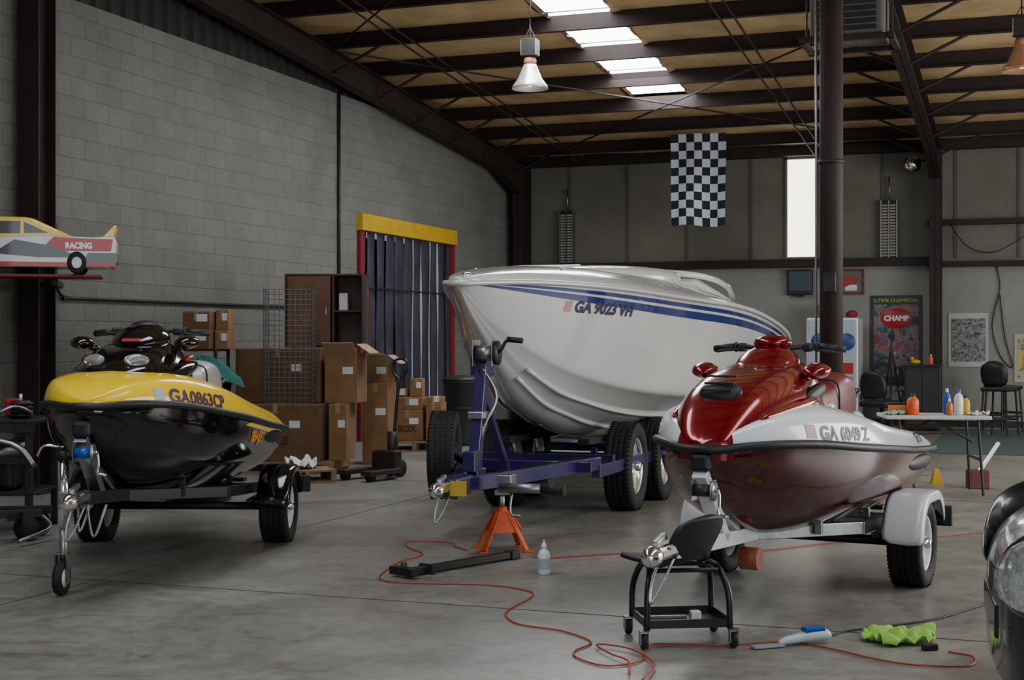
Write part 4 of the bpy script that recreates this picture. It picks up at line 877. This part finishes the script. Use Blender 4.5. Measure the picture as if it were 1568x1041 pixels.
# ================================================================= RIGHT CLUTTER
RUG=M('green_grey_rug',(.045,.075,.075),.95,var=.25,scale=8,bump=.5,bscale=60)
box('area_rug',None,(4.2,5.2,.012),(.8,21.5,.006),RUG,bevel=.002); 
ft=E('folding_table',C(3.95,13.35,0),TH-.10)
box('top',ft,(.95,.6,.035),(-.0,0,.735),M('table_top',(.5,.5,.47),.5),bevel=.01)
LP=[]
for sx in(-1,1):
    LP+=[[(sx*.36,-.25,.72),(sx*.30+.1,-.28,.02)],[(sx*.36,.25,.72),(sx*.30+.1,.28,.02)],[(sx*.33+.05,-.26,.35),(sx*.33+.05,.26,.35)],[(sx*.36,0,.5),(0,0,.71)]]
tubes('legs',ft,LP,.013,DKSTEEL,8)
def bottle(par,x,y,z,r,h,m,cap,name='bottle'):
    e=E(name,(x,y,z),parent=par); lathe('body',e,[(0,0),(r*.9,0),(r,.01),(r,h*.62),(r*.8,h*.75),(r*.3,h*.85),(r*.3,h*.92),(0,h*.92)],m); lathe('cap',e,[(r*.38,h*.86),(r*.38,h),(0,h)],cap)
z=.753
bottle(ft,-.20,-.1,z,.055,.20,ORANGE,BLACK); bottle(ft,.14,.05,z,.035,.24,BLUEB,WHITEP); bottle(ft,.22,-.08,z,.042,.24,WHITEP,BLUEB); bottle(ft,.30,.0,z,.04,.18,YELP,BLACK); bottle(ft,.12,-.16,z,.03,.15,M('amber',(.4,.15,.02),.2),WHITEP)
box('orange_rag_box',ft,(.16,.12,.08),(-.32,.02,z+.04),M('orange_box',(.6,.2,.03),.6)); cloth('shop_towel',(.38,-.1,z-.005),.3,.18,.16,PAPER,amp=.03,seed=4,par=ft,crumple=3); cloth('shop_towel',(-.38,-.12,z-.005),.3,.16,.14,M('mint',(.3,.5,.42),.9),amp=.03,seed=9,par=ft,crumple=3)
rb=E('umbrella_stand',C(4.55,13.9,0),TH); box('base',rb,(.19,.16,.18),(0,0,.09),M('brick_red',(.10,.015,.012),.6),bevel=.01); beam('pole',rb,(.02,0,.17),(.24,.1,.44),.03,.03,WHITEP)
wf=E('wet_floor_sign',C(4.27,14.3,0),TH); obj('front_panel',wf,[(-.06,-.06,0),(.06,-.06,0),(.02,0,.16),(-.02,0,.16)],[(0,1,2,3)],YELP); obj('rear_panel',wf,[(-.06,.06,0),(.06,.06,0),(.02,0,.16),(-.02,0,.16)],[(0,1,2,3)],YELP)
def barchair(loc,rz,m=BLACK):
    e=E('bar_chair',loc,rz)
    box('seat',e,(.42,.42,.06),(0,0,.70),m,bevel=.02)
    secs=[[(-.20,.16,.74),(0,.20,.74),(.20,.16,.74)],[(-.21,.19,.9),(0,.24,.9),(.21,.19,.9)],[(-.21,.22,1.08),(0,.27,1.12),(.21,.22,1.08)]]
    o=loft('back',e,secs,m,cap=False,sub=1); q=o.modifiers.new('t','SOLIDIFY'); q.thickness=.03
    tubes('legs',e,[[(sx*.17,sy*.17,.70),(sx*.21,sy*.21,.01)] for sx in(-1,1) for sy in(-1,1)]+[[(-.2,-.2,.25),(.2,-.2,.25)],[(-.2,.2,.25),(.2,.2,.25)],[(-.2,-.2,.3),(-.2,.2,.3)],[(.2,-.2,.3),(.2,.2,.3)]],.017,DKSTEEL,8)
barchair(C(7.30,21.3,.012),TH+2.4); barchair(C(7.70,22.3,.012),TH+.4)
cbn=E('black_cabinet',C(6.62,22.9,.012)); box('body',cbn,(.55,.5,1.0),(0,0,.52),BLACK,bevel=.01); boxes('door_lines',cbn,[((.24,.01,.85),(-.13,-.255,.52)),((.24,.01,.85),(.13,-.255,.52))],M('cab_front',(.02,.02,.022),.5)); box('top',cbn,(.6,.55,.03),(0,0,1.03),DKSTEEL); ell('toy_duck_body',cbn,(.08,.05,.04),(-.12,0,1.085),YELP); ell('toy_duck_head',cbn,(.03,.03,.03),(-.17,0,1.14),YELP); bottle(cbn,.12,0,1.045,.035,.16,ORANGE,WHITEP)
oc=E('office_chair',C(5.62,21.6,0),2.6); box('seat',oc,(.5,.5,.1),(0,0,.48),BLACK,bevel=.04)
secs=[[(-.23,.20,.56),(0,.26,.56),(.23,.20,.56)],[(-.24,.24,.75),(0,.30,.75),(.24,.24,.75)],[(-.20,.26,.95),(0,.31,.98),(.20,.26,.95)]]
o=loft('back',oc,secs,BLACK,cap=False); q=o.modifiers.new('t','SOLIDIFY'); q.thickness=.07
cyl('gas_lift',oc,(0,0,.1),(0,0,.44),.03,DKSTEEL); tubes('star_base',oc,[[(0,0,.12),(.27*math.cos(a),.27*math.sin(a),.07)] for a in[2*math.pi*i/5 for i in range(5)]],.018,DKSTEEL)
for i in range(5):
    a=2*math.pi*i/5; ell('caster',oc,(.03,.03,.03),(.28*math.cos(a),.28*math.sin(a),.03),RUBBER,seg=10,rings=6)
for sx in(-1,1): tube('armrest',oc,[(sx*.24,.2,.55),(sx*.29,.1,.68),(sx*.29,-.12,.69),(sx*.25,-.15,.52)],.02,BLACK,8,4)
tp=E('camera_tripod',C(6.35,23.8,0)); tubes('legs',tp,[[(0,0,1.35),(.22*math.cos(a),.22*math.sin(a),0)] for a in(.5,2.6,4.7)]+[[(0,0,1.2),(0,0,1.5)]],.016,DKSTEEL,8); box('head',tp,(.1,.1,.08),(0,0,1.52),BLACK)

# ================================================================= CAR
ca=E('parked_car',C(1.77,5.28,0),TH-D2R(105))
CW=M('car_silver',(.50,.52,.54),.18,.3,coat=1); CB=M('car_dark_trim',(.006,.006,.007),.25,coat=.6)
st_=[(0,.42,.30,.62),(.06,.62,.24,.74),(.22,.78,.2,.84),(.5,.85,.2,.90),(.95,.88,.2,.95),(1.3,.89,.2,.98),(2.2,.9,.2,1.0),(3.2,.9,.2,1.0),(3.9,.88,.22,1.0),(4.3,.8,.26,.95),(4.4,.7,.35,.85)]
secs=[sym(l,[(w*.92,zb),(w*.99,zb+(zt-zb)*.3),(w,zb+(zt-zb)*.5),(w*.97,zb+(zt-zb)*.78),(w*.86,zt-.03),(w*.45,zt+.01),(0,zt+.02)]) for l,w,zb,zt in st_]
bdy=loft('body',ca,secs,[CW,CB],rowm=[1,1,1,0,0,0,0,0,0,1,1,1])
secs=[sym(l,[(w,.95),(w*.93,.97+(zt-.97)*.5),(w*.8,zt-.03),(w*.4,zt),(0,zt)]) for l,w,zt in[(1.25,.72,1.0),(1.5,.76,1.12),(1.95,.76,1.38),(2.5,.76,1.44),(3.2,.75,1.42),(3.7,.74,1.2),(4.05,.7,1.02)]]
loft('cabin_glass',ca,secs,M('tinted_glass',(.01,.012,.014),.05,coat=1))
for sx in(-1,1):
    for wl in(.85,3.45): wheel(ca,(sx*.80,wl,.32),.32,.21,STEEL,out=sx,spokes=5,rimr=.66)
    secs=[]
    for l,so,zc_,hh in[(.0,.36,.63,.03),(.02,.50,.65,.10),(.08,.66,.68,.14),(.22,.775,.72,.15),(.40,.835,.76,.11),(.55,.855,.80,.03)]:
        secs.append([(sx*(so+.0+.012*math.cos(a)),l+.0-.012*math.cos(a),zc_+hh*math.sin(a)) for a in[2*math.pi*k/10 for k in range(10)]])
    loft('headlamp_bezel',ca,[[(p[0]*.995,p[1]+.004,zc2+(p[2]-zc2)*1.15) for p in s_ for zc2 in[sum(q[2] for q in s_)/10]] for s_ in secs],CB,closed=True)
    loft('headlamp_lens',ca,secs,M('headlamp_glass',(.6,.65,.7),.08,.4,coat=1,var=.5,scale=60),closed=True)
box('grille',ca,(.6,.03,.12),(0,.015,.46),CB,bevel=.01); box('lower_intake',ca,(.9,.03,.10),(0,.07,.29),CB,bevel=.01)

# ================================================================= LIGHT + CAMERA
w=bpy.data.worlds.new('world'); scene.world=w; w.use_nodes=True
bg=w.node_tree.nodes['Background']; bg.inputs[0].default_value=(.80,.88,1,1); bg.inputs[1].default_value=.27
def area(name,loc,target,sx,sy,power,col):
    l=bpy.data.lights.new(name,'AREA'); l.shape='RECTANGLE'; l.size=sx; l.size_y=sy; l.energy=power; l.color=col
    o=bpy.data.objects.new(name,l); COL.objects.link(o); o.location=loc
    o.rotation_euler=(Vector(target)-Vector(loc)).to_track_quat('-Z','Y').to_euler(); return o
area('bay_door_daylight',(5.85,13.8,2.3),(-6,14.5,1.6),10,3.4,740,(.99,.98,.96))
area('front_fill_light',(3.5,-5.5,2.8),(-2,10,.6),6,3.5,310,(.90,.95,1))  # added fill from behind the camera; no door is built there
area('rear_area_light',(3.5,23,3.6),(-3,18,0),3,1.5,80,(1,.97,.9))  # area light inside the rear right corner; no opening modelled there
o=area('overhead_fill',(1.5,5,5.9),(1.5,5.01,0),1.0,9,210,(.90,.95,1))  # added overhead fill to brighten the foreground; no skylight in the roof here
o=area('overhead_fill',(-5.2,5.5,5.9),(-5.2,5.51,0),1.0,8,230,(.90,.95,1))  # second added overhead fill, on the left; no roof panel above it
o=area('overhead_fill',(-5.28,17.2,5.2),(-5.28,17.21,0),.9,8,150,(.92,.96,1))  # strengthens the light of the modelled skylight panels just above
cam=bpy.data.cameras.new('cam'); cam.lens=50; cam.sensor_width=36; cam.sensor_fit='HORIZONTAL'
co=bpy.data.objects.new('camera',cam); COL.objects.link(co); co.location=(0,0,1.45); co.rotation_euler=(math.pi/2,0,TH)
cam.clip_end=200
scene.camera=co
